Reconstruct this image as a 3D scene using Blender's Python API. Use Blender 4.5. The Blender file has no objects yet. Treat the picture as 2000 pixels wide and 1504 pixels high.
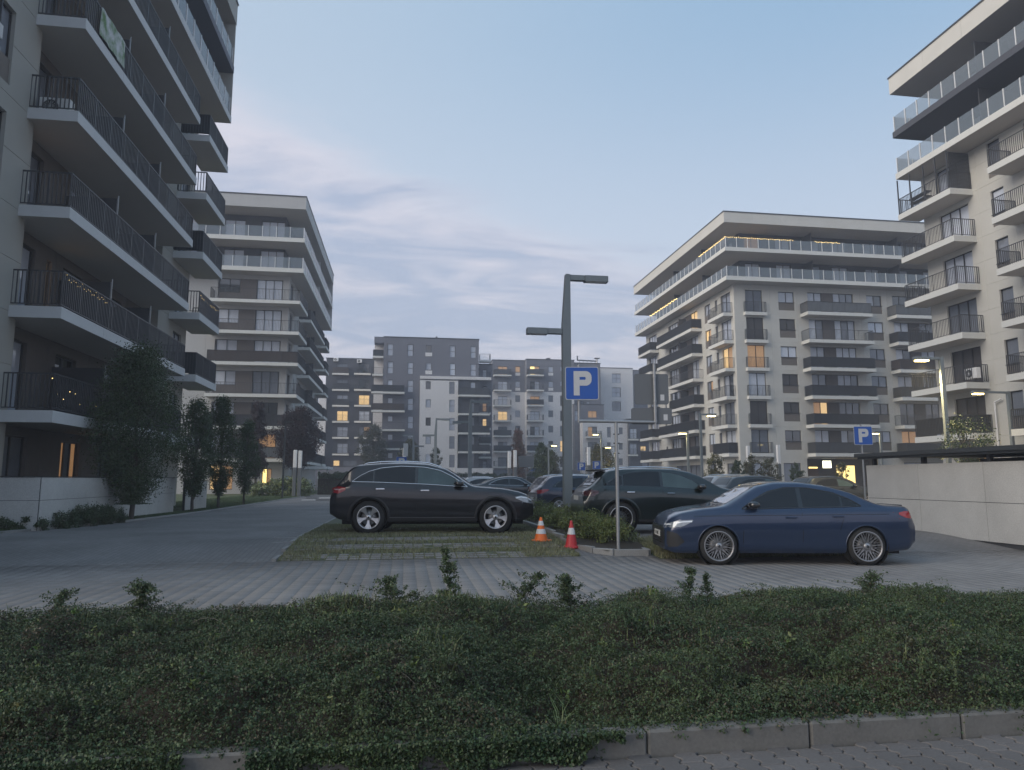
import bpy, bmesh, math, random
import numpy as np
from mathutils import Matrix, Vector
R = math.radians
rnd = random.Random(7)
scene = bpy.context.scene
COL = scene.collection

# ------------------------------------------------------------------ camera
cam_d = bpy.data.cameras.new('camera'); cam = bpy.data.objects.new('camera', cam_d); COL.objects.link(cam)
cam_d.sensor_width = 36; cam_d.lens = 25.02; cam_d.clip_end = 3000; cam_d.clip_start = 0.05
cam.location = (0, 0, 1.30)
cam.rotation_euler = (R(90 + 7.58), 0, R(-8.52))
scene.camera = cam

# ------------------------------------------------------------------ sky, sun, exposure
world = bpy.data.worlds.new('World'); scene.world = world; world.use_nodes = True
wn = world.node_tree; wn.nodes.clear()
def N(t, typ, **kw):
    n = t.nodes.new(typ)
    for k, v in kw.items():
        if k in n.inputs.keys() if isinstance(k, str) else False: n.inputs[k].default_value = v
        else: setattr(n, k, v)
    return n
L = wn.links.new
SUN_EL, SUN_AZ = 2.5, 245.0     # azimuth clockwise from +Y: the sun went down behind and to the left
out = N(wn, 'ShaderNodeOutputWorld'); bg = N(wn, 'ShaderNodeBackground'); bg.inputs[1].default_value = 0.12
sky = N(wn, 'ShaderNodeTexSky', sky_type='NISHITA'); sky.sun_disc = False
sky.sun_elevation = R(SUN_EL); sky.sun_rotation = R(SUN_AZ); sky.altitude = 100; sky.air_density = 1.4; sky.dust_density = 1.0; sky.ozone_density = 2.2
tc = N(wn, 'ShaderNodeTexCoord')
sep = N(wn, 'ShaderNodeSeparateXYZ'); L(tc.outputs['Generated'], sep.inputs[0])
def wmath(op, a, b=None, c=None, clamp=False):
    m = N(wn, 'ShaderNodeMath', operation=op); m.use_clamp = clamp
    for i, v in enumerate((a, b, c)):
        if v is None: continue
        if isinstance(v, (int, float)): m.inputs[i].default_value = v
        else: L(v, m.inputs[i])
    return m.outputs[0]
# clouds on a plane far above: direction divided by its height
zz = wmath('MAXIMUM', wmath('ADD', sep.outputs[2], 0.12), 0.05)
cx = wmath('DIVIDE', sep.outputs[0], zz); cy = wmath('DIVIDE', sep.outputs[1], zz)
comb = N(wn, 'ShaderNodeCombineXYZ'); L(cx, comb.inputs[0]); L(cy, comb.inputs[1])
mp = N(wn, 'ShaderNodeMapping'); L(comb.outputs[0], mp.inputs[0]); mp.inputs['Rotation'].default_value = (0, 0, R(-35)); mp.inputs['Scale'].default_value = (0.55, 1.25, 1); mp.inputs['Location'].default_value = (1.7, 0.4, 0)
n1 = N(wn, 'ShaderNodeTexNoise'); L(mp.outputs[0], n1.inputs['Vector']); n1.inputs['Scale'].default_value = 0.55; n1.inputs['Detail'].default_value = 9; n1.inputs['Roughness'].default_value = 0.62; n1.inputs['Distortion'].default_value = 0.5
n2 = N(wn, 'ShaderNodeTexNoise'); L(mp.outputs[0], n2.inputs['Vector']); n2.inputs['Scale'].default_value = 3.2; n2.inputs['Detail'].default_value = 8; n2.inputs['Roughness'].default_value = 0.6; n2.inputs['Distortion'].default_value = 0.8
# the bank of cloud: low in the sky, denser to the left (west)
azf = wmath('SUBTRACT', 0.44, wmath('MULTIPLY', sep.outputs[0], 0.40))
edge = wmath('SUBTRACT', azf, sep.outputs[2])
c0 = wmath('ADD', edge, wmath('MULTIPLY', wmath('SUBTRACT', n1.outputs[0], 0.5), 0.42))
c0 = wmath('ADD', c0, wmath('MULTIPLY', wmath('SUBTRACT', n2.outputs[0], 0.5), 0.16))
mr = N(wn, 'ShaderNodeMapRange'); L(c0, mr.inputs[0]); mr.inputs[1].default_value = -0.035; mr.inputs[2].default_value = 0.075; mr.interpolation_type = 'SMOOTHERSTEP'
cover = mr.outputs[0]
# body of the cloud is shaded in streaks, its rim pale
mr2 = N(wn, 'ShaderNodeMapRange'); L(wmath('ADD', wmath('MULTIPLY', n2.outputs[0], 0.5), wmath('MULTIPLY', n1.outputs[0], 0.5)), mr2.inputs[0]); mr2.inputs[1].default_value = 0.43; mr2.inputs[2].default_value = 0.56
ccol = N(wn, 'ShaderNodeMixRGB'); L(mr2.outputs[0], ccol.inputs[0])
SKY_BLUE_L = (0.35, 0.435, 0.54, 1); SKY_BLUE_R = (0.20, 0.325, 0.475, 1); PALE = (0.50, 0.535, 0.62, 1)
ccol.inputs[1].default_value = (0.52, 0.515, 0.585, 1); ccol.inputs[2].default_value = (0.325, 0.375, 0.49, 1)
mr4 = N(wn, 'ShaderNodeMapRange'); L(wmath('ADD', wmath('MULTIPLY', sep.outputs[0], 0.85), wmath('MULTIPLY', sep.outputs[1], -0.15)), mr4.inputs[0]); mr4.inputs[1].default_value = -0.45; mr4.inputs[2].default_value = 0.45; mr4.interpolation_type = 'SMOOTHSTEP'
clr = N(wn, 'ShaderNodeMixRGB'); L(mr4.outputs[0], clr.inputs[0]); clr.inputs[1].default_value = SKY_BLUE_L; clr.inputs[2].default_value = SKY_BLUE_R
mr5 = N(wn, 'ShaderNodeMapRange'); L(sep.outputs[2], mr5.inputs[0]); mr5.inputs[1].default_value = 0.62; mr5.inputs[2].default_value = 0.22; mr5.interpolation_type = 'SMOOTHSTEP'
clr2 = N(wn, 'ShaderNodeMixRGB'); L(wmath('MULTIPLY', mr5.outputs[0], 0.75), clr2.inputs[0]); L(clr.outputs[0], clr2.inputs[1]); clr2.inputs[2].default_value = PALE
tint = N(wn, 'ShaderNodeMixRGB'); L(wmath('MULTIPLY', cover, 0.97), tint.inputs[0]); L(clr2.outputs[0], tint.inputs[1]); L(ccol.outputs[0], tint.inputs[2])
# faint high wisps
mr6 = N(wn, 'ShaderNodeMapRange'); L(n2.outputs[0], mr6.inputs[0]); mr6.inputs[1].default_value = 0.55; mr6.inputs[2].default_value = 0.75
mr7 = N(wn, 'ShaderNodeMapRange'); L(n1.outputs[0], mr7.inputs[0]); mr7.inputs[1].default_value = 0.5; mr7.inputs[2].default_value = 0.62
wis = N(wn, 'ShaderNodeMixRGB'); L(wmath('MULTIPLY', wmath('MULTIPLY', mr6.outputs[0], mr7.outputs[0]), 0.22), wis.inputs[0]); L(tint.outputs[0], wis.inputs[1]); wis.inputs[2].default_value = (0.55, 0.57, 0.66, 1)
# the sky texture carries the glow of the set sun; the thin cloud veil lies over it
veil = N(wn, 'ShaderNodeMixRGB'); veil.inputs[0].default_value = 0.88; L(sky.outputs[0], veil.inputs[1])
gain = N(wn, 'ShaderNodeVectorMath', operation='SCALE'); L(wis.outputs[0], gain.inputs[0]); gain.inputs['Scale'].default_value = 5.8
L(gain.outputs[0], veil.inputs[2])
L(veil.outputs[0], bg.inputs[0]); L(bg.outputs[0], out.inputs[0])

sd = bpy.data.lights.new('sun', 'SUN'); sd.energy = 1.15; sd.angle = R(50); sd.color = (1.0, 0.90, 0.76)
sun = bpy.data.objects.new('sun', sd); COL.objects.link(sun)
a, e = R(SUN_AZ + 5), R(26)
dirv = Vector((math.sin(a) * math.cos(e), math.cos(a) * math.cos(e), math.sin(e)))
sun.rotation_euler = dirv.to_track_quat('Z', 'Y').to_euler()
scene.view_settings.view_transform = 'Standard'; scene.view_settings.look = 'None'
scene.view_settings.exposure = 1.20; scene.view_settings.gamma = 1
scene.view_settings.use_curve_mapping = False
scene.render.engine = 'CYCLES'

# ------------------------------------------------------------------ helpers
def gz(Y):
    if Y < 12.5: return -.2
    if Y < 16.5:
        t = (Y - 12.5) / 4; return -.2 + .24 * t * t * (3 - 2 * t)
    if Y < 30: return .04 * (1 - (Y - 16.5) / 13.5)
    return 0.

_m = {}
def mat(name, col, rough=0.7, metal=0.0, noise=0.0, nscale=5.0, bump=0.0, emit=None, estr=0.0, coat=0.0, spec=0.5, island=0.0, col2=None, detail=4, alpha=1.0, trans=0.0, flakes=0.0, subsurf=False):
    if name in _m: return _m[name]
    m = bpy.data.materials.new(name); m.use_nodes = True; _m[name] = m
    t = m.node_tree; b = t.nodes['Principled BSDF']; l = t.links.new
    c = (*col, 1) if len(col) == 3 else col
    b.inputs['Base Color'].default_value = c; b.inputs['Roughness'].default_value = rough; b.inputs['Metallic'].default_value = metal
    b.inputs['Coat Weight'].default_value = coat; b.inputs['Coat Roughness'].default_value = 0.04; b.inputs['Specular IOR Level'].default_value = spec
    b.inputs['Alpha'].default_value = alpha; b.inputs['Transmission Weight'].default_value = trans
    if emit: b.inputs['Emission Color'].default_value = (*emit, 1); b.inputs['Emission Strength'].default_value = estr
    src = None
    if noise or bump or col2:
        co = t.nodes.new('ShaderNodeTexCoord'); nz = t.nodes.new('ShaderNodeTexNoise'); l(co.outputs['Object'], nz.inputs['Vector'])
        nz.inputs['Scale'].default_value = nscale; nz.inputs['Detail'].default_value = detail; nz.inputs['Roughness'].default_value = 0.6
        if noise or col2:
            mx = t.nodes.new('ShaderNodeMixRGB'); l(nz.outputs[0], mx.inputs[0])
            if col2:
                rp = t.nodes.new('ShaderNodeMapRange'); l(nz.outputs[0], rp.inputs[0]); rp.inputs[1].default_value = .35; rp.inputs[2].default_value = .65; l(rp.outputs[0], mx.inputs[0])
                mx.inputs[1].default_value = c; mx.inputs[2].default_value = (*col2, 1)
            else:
                mx.inputs[1].default_value = tuple(v * (1 - noise) for v in c[:3]) + (1,); mx.inputs[2].default_value = tuple(min(1, v * (1 + noise)) for v in c[:3]) + (1,)
            l(mx.outputs[0], b.inputs['Base Color']); src = mx.outputs[0]
        if bump:
            bp = t.nodes.new('ShaderNodeBump'); bp.inputs['Strength'].default_value = bump; bp.inputs['Distance'].default_value = 0.02
            nb = t.nodes.new('ShaderNodeTexNoise'); l(co.outputs['Object'], nb.inputs['Vector']); nb.inputs['Scale'].default_value = nscale * 12; nb.inputs['Detail'].default_value = 3
            l(nb.outputs[0], bp.inputs['Height']); l(bp.outputs[0], b.inputs['Normal'])
    if island:
        g = t.nodes.new('ShaderNodeNewGeometry'); hs = t.nodes.new('ShaderNodeHueSaturation')
        mr = t.nodes.new('ShaderNodeMapRange'); l(g.outputs['Random Per Island'], mr.inputs[0]); mr.inputs[3].default_value = 1 - island; mr.inputs[4].default_value = 1 + island
        l(mr.outputs[0], hs.inputs['Value'])
        mh = t.nodes.new('ShaderNodeMapRange'); l(g.outputs['Random Per Island'], mh.inputs[0]); mh.inputs[3].default_value = .5 - island * .06; mh.inputs[4].default_value = .5 + island * .05
        l(mh.outputs[0], hs.inputs['Hue'])
        if src: l(src, hs.inputs['Color'])
        else: hs.inputs['Color'].default_value = c
        l(hs.outputs[0], b.inputs['Base Color'])
    return m

W = {}      # world matrices
def link(o, M=None, parent=None):
    COL.objects.link(o)
    M = M.copy() if M is not None else Matrix.Identity(4)
    W[o.name] = M
    if parent is not None:
        o.parent = parent; o.matrix_local = W[parent.name].inverted() @ M
    else: o.matrix_local = M
    return o
def obj(name, me, M=None, parent=None):
    return link(bpy.data.objects.new(name, me), M, parent)
def tag(o, label=None, cat=None, group=None, kind=None):
    if label: o['label'] = label
    if cat: o['category'] = cat
    if group: o['group'] = group
    if kind: o['kind'] = kind
    return o
def thing(name, label, cat, loc=(0, 0, 0), rz=0, group=None):
    o = bpy.data.objects.new(name, None); o.empty_display_size = .2
    link(o, Matrix.Translation(loc) @ Matrix.Rotation(rz, 4, 'Z'))
    return tag(o, label, cat, group)
def T(x, y, z, rz=0, s=1): return Matrix.Translation((x, y, z)) @ Matrix.Rotation(rz, 4, 'Z') @ Matrix.Scale(s, 4)

class MB:
    def __init__(s): s.v = []; s.f = []; s.m = []; s.mats = []; s.sm = []
    def mi(s, m):
        if m not in s.mats: s.mats.append(m)
        return s.mats.index(m)
    def face(s, pts, m, smooth=False):
        n = len(s.v); s.v += [tuple(p) for p in pts]; s.f.append(tuple(range(n, n + len(pts)))); s.m.append(s.mi(m)); s.sm.append(smooth)
    def mesh(s, vs, fs, m, smooth=False):
        n = len(s.v); s.v += [tuple(p) for p in vs]; k = s.mi(m)
        for f in fs: s.f.append(tuple(n + i for i in f)); s.m.append(k); s.sm.append(smooth)
    def box(s, x0, y0, z0, x1, y1, z1, m, M=None):
        vs = [(x0,y0,z0),(x1,y0,z0),(x1,y1,z0),(x0,y1,z0),(x0,y0,z1),(x1,y0,z1),(x1,y1,z1),(x0,y1,z1)]
        if M is not None: vs = [tuple(M @ Vector(v)) for v in vs]
        s.mesh(vs, [(0,3,2,1),(4,5,6,7),(0,1,5,4),(1,2,6,5),(2,3,7,6),(3,0,4,7)], m)
    def bbox(s, x0, y0, z0, x1, y1, z1, m, b=.01):    # box with chamfered vertical and top edges
        o = [(x0+b,y0),(x1-b,y0),(x1,y0+b),(x1,y1-b),(x1-b,y1),(x0+b,y1),(x0,y1-b),(x0,y0+b)]
        i = [(min(max(x,x0+b),x1-b), min(max(y,y0+b),y1-b)) for x, y in o]
        vs = [(x,y,z0) for x,y in o] + [(x,y,z1-b) for x,y in o] + [(x,y,z1) for x,y in i]
        fs = [tuple(range(7,-1,-1)), tuple(range(16,24))]
        for k in range(8):
            j = (k+1) % 8
            fs += [(k,j,8+j,8+k),(8+k,8+j,16+j,16+k)]
        s.mesh(vs, fs, m)
    def tube(s, p, q, r0, r1, m, n=8, cap=True, smooth=True):
        p = Vector(p); q = Vector(q); d = (q - p)
        if d.length < 1e-6: return
        d.normalize(); u = d.orthogonal().normalized(); w = d.cross(u)
        vs = []
        for c, r in ((p, r0), (q, r1)):
            for k in range(n):
                a = 2 * math.pi * k / n; vs.append(c + u * math.cos(a) * r + w * math.sin(a) * r)
        fs = [(k, (k + 1) % n, n + (k + 1) % n, n + k) for k in range(n)]
        s.mesh(vs, fs, m, smooth)
        if cap: s.mesh(vs, [tuple(range(n - 1, -1, -1)), tuple(range(n, 2 * n))], m)
    def lathe(s, prof, m, n=32, axis='z', c=(0, 0, 0), smooth=True, M=None):
        vs = []
        for (r, h) in prof:
            for k in range(n):
                a = 2 * math.pi * k / n
                if axis == 'z': v = (c[0] + r * math.cos(a), c[1] + r * math.sin(a), c[2] + h)
                else: v = (c[0] + r * math.cos(a), c[1] + h, c[2] + r * math.sin(a))
                vs.append(tuple(M @ Vector(v)) if M is not None else v)
        fs = []
        for i in range(len(prof) - 1):
            for k in range(n):
                fs.append((i*n+k, i*n+(k+1)%n, (i+1)*n+(k+1)%n, (i+1)*n+k))
        s.mesh(vs, fs, m, smooth)
    def prism(s, poly, y0, y1, m, M=None):   # polygon in xz extruded along y
        n = len(poly)
        vs = [(x, y0, z) for x, z in poly] + [(x, y1, z) for x, z in poly]
        if M is not None: vs = [tuple(M @ Vector(v)) for v in vs]
        s.mesh(vs, [tuple(range(n)), tuple(range(2*n-1, n-1, -1))] + [(k, n+k, n+(k+1)%n, (k+1)%n) for k in range(n)], m)
    def me(s, name='mesh'):
        me = bpy.data.meshes.new(name); me.from_pydata(s.v, [], s.f)
        for m in s.mats: me.materials.append(m)
        me.polygons.foreach_set('material_index', s.m); me.polygons.foreach_set('use_smooth', s.sm)
        me.update(); return me
    def build(s, name, parent=None, M=None): return obj(name, s.me(name), M, parent)

def npmesh(name, V, F, m, smooth=False):
    me = bpy.data.meshes.new(name); V = np.asarray(V, np.float32); F = np.asarray(F, np.int32)
    me.vertices.add(len(V)); me.vertices.foreach_set('co', V.ravel())
    k = F.shape[1]
    me.loops.add(F.size); me.loops.foreach_set('vertex_index', F.ravel())
    me.polygons.add(len(F)); me.polygons.foreach_set('loop_start', np.arange(0, F.size, k, dtype=np.int32)); me.polygons.foreach_set('loop_total', np.full(len(F), k, np.int32))
    if smooth: me.polygons.foreach_set('use_smooth', np.ones(len(F), bool))
    me.materials.append(m); me.update(calc_edges=True); return me

# ------------------------------------------------------------------ materials
M_plaster = mat('cream_render', (.57, .56, .52), .85, noise=.10, nscale=.9, bump=.15)
M_plasterL = mat('grey_render', (.36, .355, .33), .85, noise=.07, nscale=1.3, bump=.15)
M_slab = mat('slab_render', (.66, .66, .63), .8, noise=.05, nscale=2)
M_slabL = mat('slab_fibre_cement', (.56, .57, .58), .8, noise=.06, nscale=2)
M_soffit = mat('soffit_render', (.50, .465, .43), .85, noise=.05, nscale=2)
M_coping = mat('dark_coping', (.045, .05, .055), .45)
M_brown = mat('brown_cladding', (.125, .112, .108), .7, noise=.15, nscale=4)
M_spandrel = mat('brown_spandrel', (.16, .14, .125), .7, noise=.12, nscale=4)
M_anthr = mat('anthracite_metal', (.05, .053, .06), .45)
M_anthrL = mat('railing_panel_grey', (.10, .105, .115), .6, noise=.1)
M_clad = mat('railing_screen_dark', (.045, .048, .055), .65, noise=.15)
M_cladG = mat('railing_screen_grey', (.22, .23, .24), .6, noise=.1)
M_cladB = mat('railing_screen_brown', (.10, .075, .065), .7, noise=.1)
M_white = mat('white_metal', (.78, .78, .78), .4)
M_frame = mat('window_frame_dark', (.03, .032, .036), .4)
M_frameG = mat('window_frame_grey', (.06, .065, .075), .4)
G_sky = mat('window_glass', (.03, .035, .04), .04, spec=1.0, coat=1.0, noise=.3, nscale=.6)
G_cur_sky = mat('window_glass_curtain_sky_sheen', (.42, .46, .54), .12, coat=.8, noise=.25, nscale=1.5)  # net curtain tone, raised so the colour also carries the reflected sky
G_cur_sky2 = mat('window_glass_blind_sky_sheen', (.60, .65, .74), .15, coat=.8, noise=.12, nscale=1.5)  # pale blind tone with the bright sky reflection painted into it
G_mid = mat('window_glass_dim_room', (.18, .20, .24), .06, coat=1.0, noise=.4, nscale=1.0)
G_blind = mat('window_glass_dark_blind', (.07, .065, .065), .4)
G_lit = mat('window_lit_warm', (.5, .35, .15), .3, emit=(1.0, .66, .30), estr=.34, coat=.5)
G_litd = mat('window_lit_dim', (.4, .28, .16), .3, emit=(1.0, .52, .22), estr=.10, coat=.5)
G_litb = mat('window_lit_bright', (.6, .5, .2), .3, emit=(1.0, .72, .25), estr=.9, coat=.3)
GLASSES = [G_cur_sky2, G_cur_sky, G_mid, G_cur_sky2, G_sky, G_cur_sky, G_cur_sky]
M_tglass = mat('clear_railing_glass', (.22, .27, .31), .05, alpha=.40, coat=.6, spec=.6)
M_greyL2 = mat('hazy_grey_render', (.46, .46, .455), .85, noise=.06, nscale=.8)
M_dark = mat('dark_grey_render', (.07, .075, .092), .85, noise=.08, nscale=.8)
M_dark2 = mat('mid_grey_render', (.16, .165, .195), .85, noise=.06, nscale=.8)
M_dkwall = mat('charcoal_render', (.07, .073, .085), .85, noise=.08, nscale=.8)
M_greyw = mat('pale_grey_render', (.70, .69, .69), .85, noise=.05, nscale=.8)
M_lamp = mat('lamp_lit', (1, .9, .6), .3, emit=(1.0, .76, .26), estr=4.5)
M_bulb = mat('fairy_bulb_lit', (1, .8, .4), .3, emit=(1.0, .70, .25), estr=2.0)
M_pole = mat('grey_painted_steel', (.20, .225, .235), .5, noise=.05)
M_galv = mat('galvanised_steel', (.34, .35, .36), .45, metal=.6, noise=.15, nscale=12)
# ------------------------------------------------------------------ facades
class Facade:
    """local x = along the wall to the viewer's right, y = into the wall, z = up"""
    def __init__(s, parent, x, y, face):
        s.p = parent
        s.M = Matrix.Translation((x, y, 0)) @ Matrix.Rotation({'S': 0, 'W': -math.pi/2, 'E': math.pi/2}[face], 4, 'Z')
    def at(s, x, y, z): return s.M @ Matrix.Translation((x, y, z))

def wall(fac, s0, s1, z0, z1, ops, m, js=(), jz=(), name='wall', rev=.16, gap=.012, parent=None, dy=0):
    """wall sheet with real openings and recessed joints; ops = (s0,s1,z0,z1)"""
    xs = sorted(set([s0, s1] + [v for o in ops for v in o[:2] if s0 < v < s1] + [v for v in js if s0 < v < s1]))
    zs = sorted(set([z0, z1] + [v for o in ops for v in o[2:4] if z0 < v < z1] + [v for v in jz if z0 < v < z1]))
    mb = MB(); js = set(js); jz = set(jz)
    for i in range(len(xs) - 1):
        for k in range(len(zs) - 1):
            a, b, c, d = xs[i], xs[i+1], zs[k], zs[k+1]; mx, mz = (a+b)/2, (c+d)/2
            if any(o[0] < mx < o[1] and o[2] < mz < o[3] for o in ops): continue
            a2 = a + gap if a in js else a; b2 = b - gap if b in js else b
            c2 = c + gap if c in jz else c; d2 = d - gap if d in jz else d
            mb.face([(a2,dy,c2),(b2,dy,c2),(b2,dy,d2),(a2,dy,d2)], m)
            g = dy + .015
            if a2 != a: mb.face([(a,g,c),(a2,dy,c2),(a2,dy,d2),(a,g,d)], m)
            if b2 != b: mb.face([(b2,dy,c2),(b,g,c),(b,g,d),(b2,dy,d2)], m)
            if c2 != c: mb.face([(a,g,c),(b,g,c),(b2,dy,c2),(a2,dy,c2)], m)
            if d2 != d: mb.face([(a2,dy,d2),(b2,dy,d2),(b,g,d),(a,g,d)], m)
    for (a, b, c, d) in [o[:4] for o in ops]:
        y0, y1 = dy, dy + rev
        mb.face([(a,y0,c),(a,y1,c),(a,y1,d),(a,y0,d)], m); mb.face([(b,y1,c),(b,y0,c),(b,y0,d),(b,y1,d)], m)
        mb.face([(a,y0,c),(b,y0,c),(b,y1,c),(a,y1,c)], m); mb.face([(a,y1,d),(b,y1,d),(b,y0,d),(a,y0,d)], m)
    return mb.build(name, parent or fac.p, fac.M)

_win = {}
def window(fac, s0, s1, z0, z1, n=2, glass=None, y=.15, split=None, fm=None, frame_name='window'):
    """frame object at depth y, its panes as sub-parts"""
    w, h = round(s1 - s0, 2), round(z1 - z0, 2); fm = fm or M_frame
    key = (w, h, n, split, fm.name)
    if key not in _win:
        mb = MB(); t = .055
        mb.box(0, -.04, 0, t, .06, h, fm); mb.box(w-t, -.04, 0, w, .06, h, fm)
        mb.box(t, -.04, 0, w-t, .06, t, fm); mb.box(t, -.04, h-t, w-t, .06, h, fm)
        pan = []
        cw = (w - t) / n
        for i in range(n):
            a = t + i * cw; b = a + cw - t
            if i < n-1: mb.box(b, -.05, t, b + t, .05, h - t, fm)
            if split:
                sz = split * h; mb.box(a, -.04, sz - .03, b, .05, sz + .03, fm)
                pan += [(a, b, t, sz - .03), (a, b, sz + .03, h - t)]
            else: pan.append((a, b, t, h - t))
        pm = {}
        _win[key] = (mb.me('window'), pan, pm)
    me, pan, pm = _win[key]
    f = obj(frame_name, me, fac.at(s0, y, z0), fac.p)
    base = glass or rnd.choice(GLASSES)
    for i, (a, b, c, d) in enumerate(pan):
        g = base
        if glass is None and rnd.random() < .35: g = rnd.choice(GLASSES)
        if glass in (G_lit, G_litd, G_litb) and n > 1 and rnd.random() < .3: g = G_litd if glass != G_litd else G_mid
        kk = (i, g.name)
        if kk not in pm:
            q = MB(); q.box(a, 0, c, b, .02, d, g); pm[kk] = q.me('pane')
        obj('pane', pm[kk], fac.at(s0, y, z0), f)
    return f

def barrail(mb, pts, z, h=1.05, m=None, step=.115, r=.009, top=.02, screen=None, scr_off=.03, lo=.06):
    """railing along a polyline in xy: rails, posts and bars; optional screen behind the bars"""
    m = m or M_anthr
    for i in range(len(pts) - 1):
        p, q = Vector((*pts[i], 0)), Vector((*pts[i+1], 0)); Ln = (q - p).length; d = (q - p) / Ln
        ang = math.atan2(d.y, d.x); Mx = Matrix.Translation((p.x, p.y, z)) @ Matrix.Rotation(ang, 4, 'Z')
        mb.box(0, -top, h - .04, Ln, top, h, m, Mx); mb.box(0, -.012, lo, Ln, .012, lo + .03, m, Mx)
        n = max(1, int(Ln / step))
        for k in range(n + 1):
            x = k * Ln / n; rr = r * (1.9 if k % 10 == 0 else 1)
            mb.box(x - rr, -.011 - (.004 if k % 10 == 0 else 0), lo + .03, x + rr, .011, h - .04, m, Mx)
        if screen: mb.box(.02, scr_off, lo + .02, Ln - .02, scr_off + .008, h - .03, screen, Mx)

def balcony(fac, s0, s1, d, zb, th=.32, ms=None, soff=None, rail=True, screen=None, step=.115, sides=(True, True), h=1.05, rm=None, back=0.0, top=.02, r=.009):
    """slab part with its railing as sub-part; front at local y=-d"""
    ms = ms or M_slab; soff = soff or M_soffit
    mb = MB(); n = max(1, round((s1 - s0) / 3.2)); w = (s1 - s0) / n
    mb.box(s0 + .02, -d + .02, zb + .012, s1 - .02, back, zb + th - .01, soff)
    for k in range(n):       # fascia boards with open joints
        mb.box(s0 + k*w + (.006 if k else 0), -d, zb, s0 + (k+1)*w - (.006 if k < n-1 else 0), -d + .019, zb + th, ms)
    if sides[0]: mb.box(s0, -d + .0195, zb, s0 + .019, back, zb + th, ms)
    if sides[1]: mb.box(s1 - .019, -d + .0195, zb, s1, back, zb + th, ms)
    sl = mb.build('balcony_slab', fac.p, fac.M)
    if rail:
        rb = MB(); e = .06; pts = []
        if sides[0]: pts.append((s0 + e, back - .03))
        pts += [(s0 + e, -d + e), (s1 - e, -d + e)]
        if sides[1]: pts.append((s1 - e, back - .03))
        barrail(rb, pts, zb + th, h, rm, step, r, top, screen)
        rb.build('railing', sl, fac.M)
    return sl

def glassrail(parent, pts, z, h=1.0, step=1.15, post=M_white):
    """posts and glass panels along a world polyline; each a part"""
    for i in range(len(pts) - 1):
        p, q = Vector((*pts[i], 0)), Vector((*pts[i+1], 0)); Ln = (q - p).length; n = max(1, round(Ln / step)); w = Ln / n
        ang = math.atan2(q.y - p.y, q.x - p.x)
        k1 = ('gp', round(w, 3), h)
        if k1 not in _win:
            a = MB(); a.box(.03, -.006, .05, w - .03, .006, h, M_tglass)
            b = MB(); b.box(-.022, -.03, -.15, .022, .03, h + .02, post)
            _win[k1] = (a.me('glass_panel'), b.me('railing_post'))
        a, b = _win[k1]
        for k in range(n + (1 if i == len(pts) - 2 else 0)):
            Mx = Matrix.Translation((p.x, p.y, z)) @ Matrix.Rotation(ang, 4, 'Z') @ Matrix.Translation((k * w, 0, 0))
            obj('railing_post', b, Mx, parent)
            if k < n: obj('glass_panel', a, Mx, parent)

def slabbox(parent, name, x0, y0, z0, x1, y1, z1, ms, soff=None, cope=False, lip=.02, ml=3.0):
    """horizontal slab: fascia boards on all sides, soffit inside"""
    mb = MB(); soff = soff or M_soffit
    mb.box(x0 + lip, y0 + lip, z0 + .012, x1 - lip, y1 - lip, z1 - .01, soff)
    nx = max(1, round((x1 - x0) / ml)); w = (x1 - x0) / nx
    for k in range(nx):
        for (a, b) in ((y0, y0 + lip - .001), (y1 - lip + .001, y1)): mb.box(x0 + k*w + .006*(k > 0), a, z0, x0 + (k+1)*w - .006*(k < nx-1), b, z1, ms)
    ny = max(1, round((y1 - y0) / ml)); w = (y1 - y0 - 2*lip) / ny
    for k in range(ny):
        for (a, b) in ((x0, x0 + lip - .001), (x1 - lip + .001, x1)): mb.box(a, y0 + lip + k*w + .006*(k > 0), z0, b, y0 + lip + (k+1)*w - .006*(k < ny-1), z1, ms)
    o = mb.build(name, parent)
    if cope:
        c = MB(); c.box(x0 - .05, y0 - .05, z1 + .002, x1 + .05, y1 + .05, z1 + .10, M_coping); c.build('coping', o)
    return o
def bulk(parent, name, x0, y0, z0, x1, y1, z1, m):
    mb = MB(); mb.box(x0, y0, z0, x1, y1, z1, m); return mb.build(name, parent)

SPLIT = []
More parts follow.
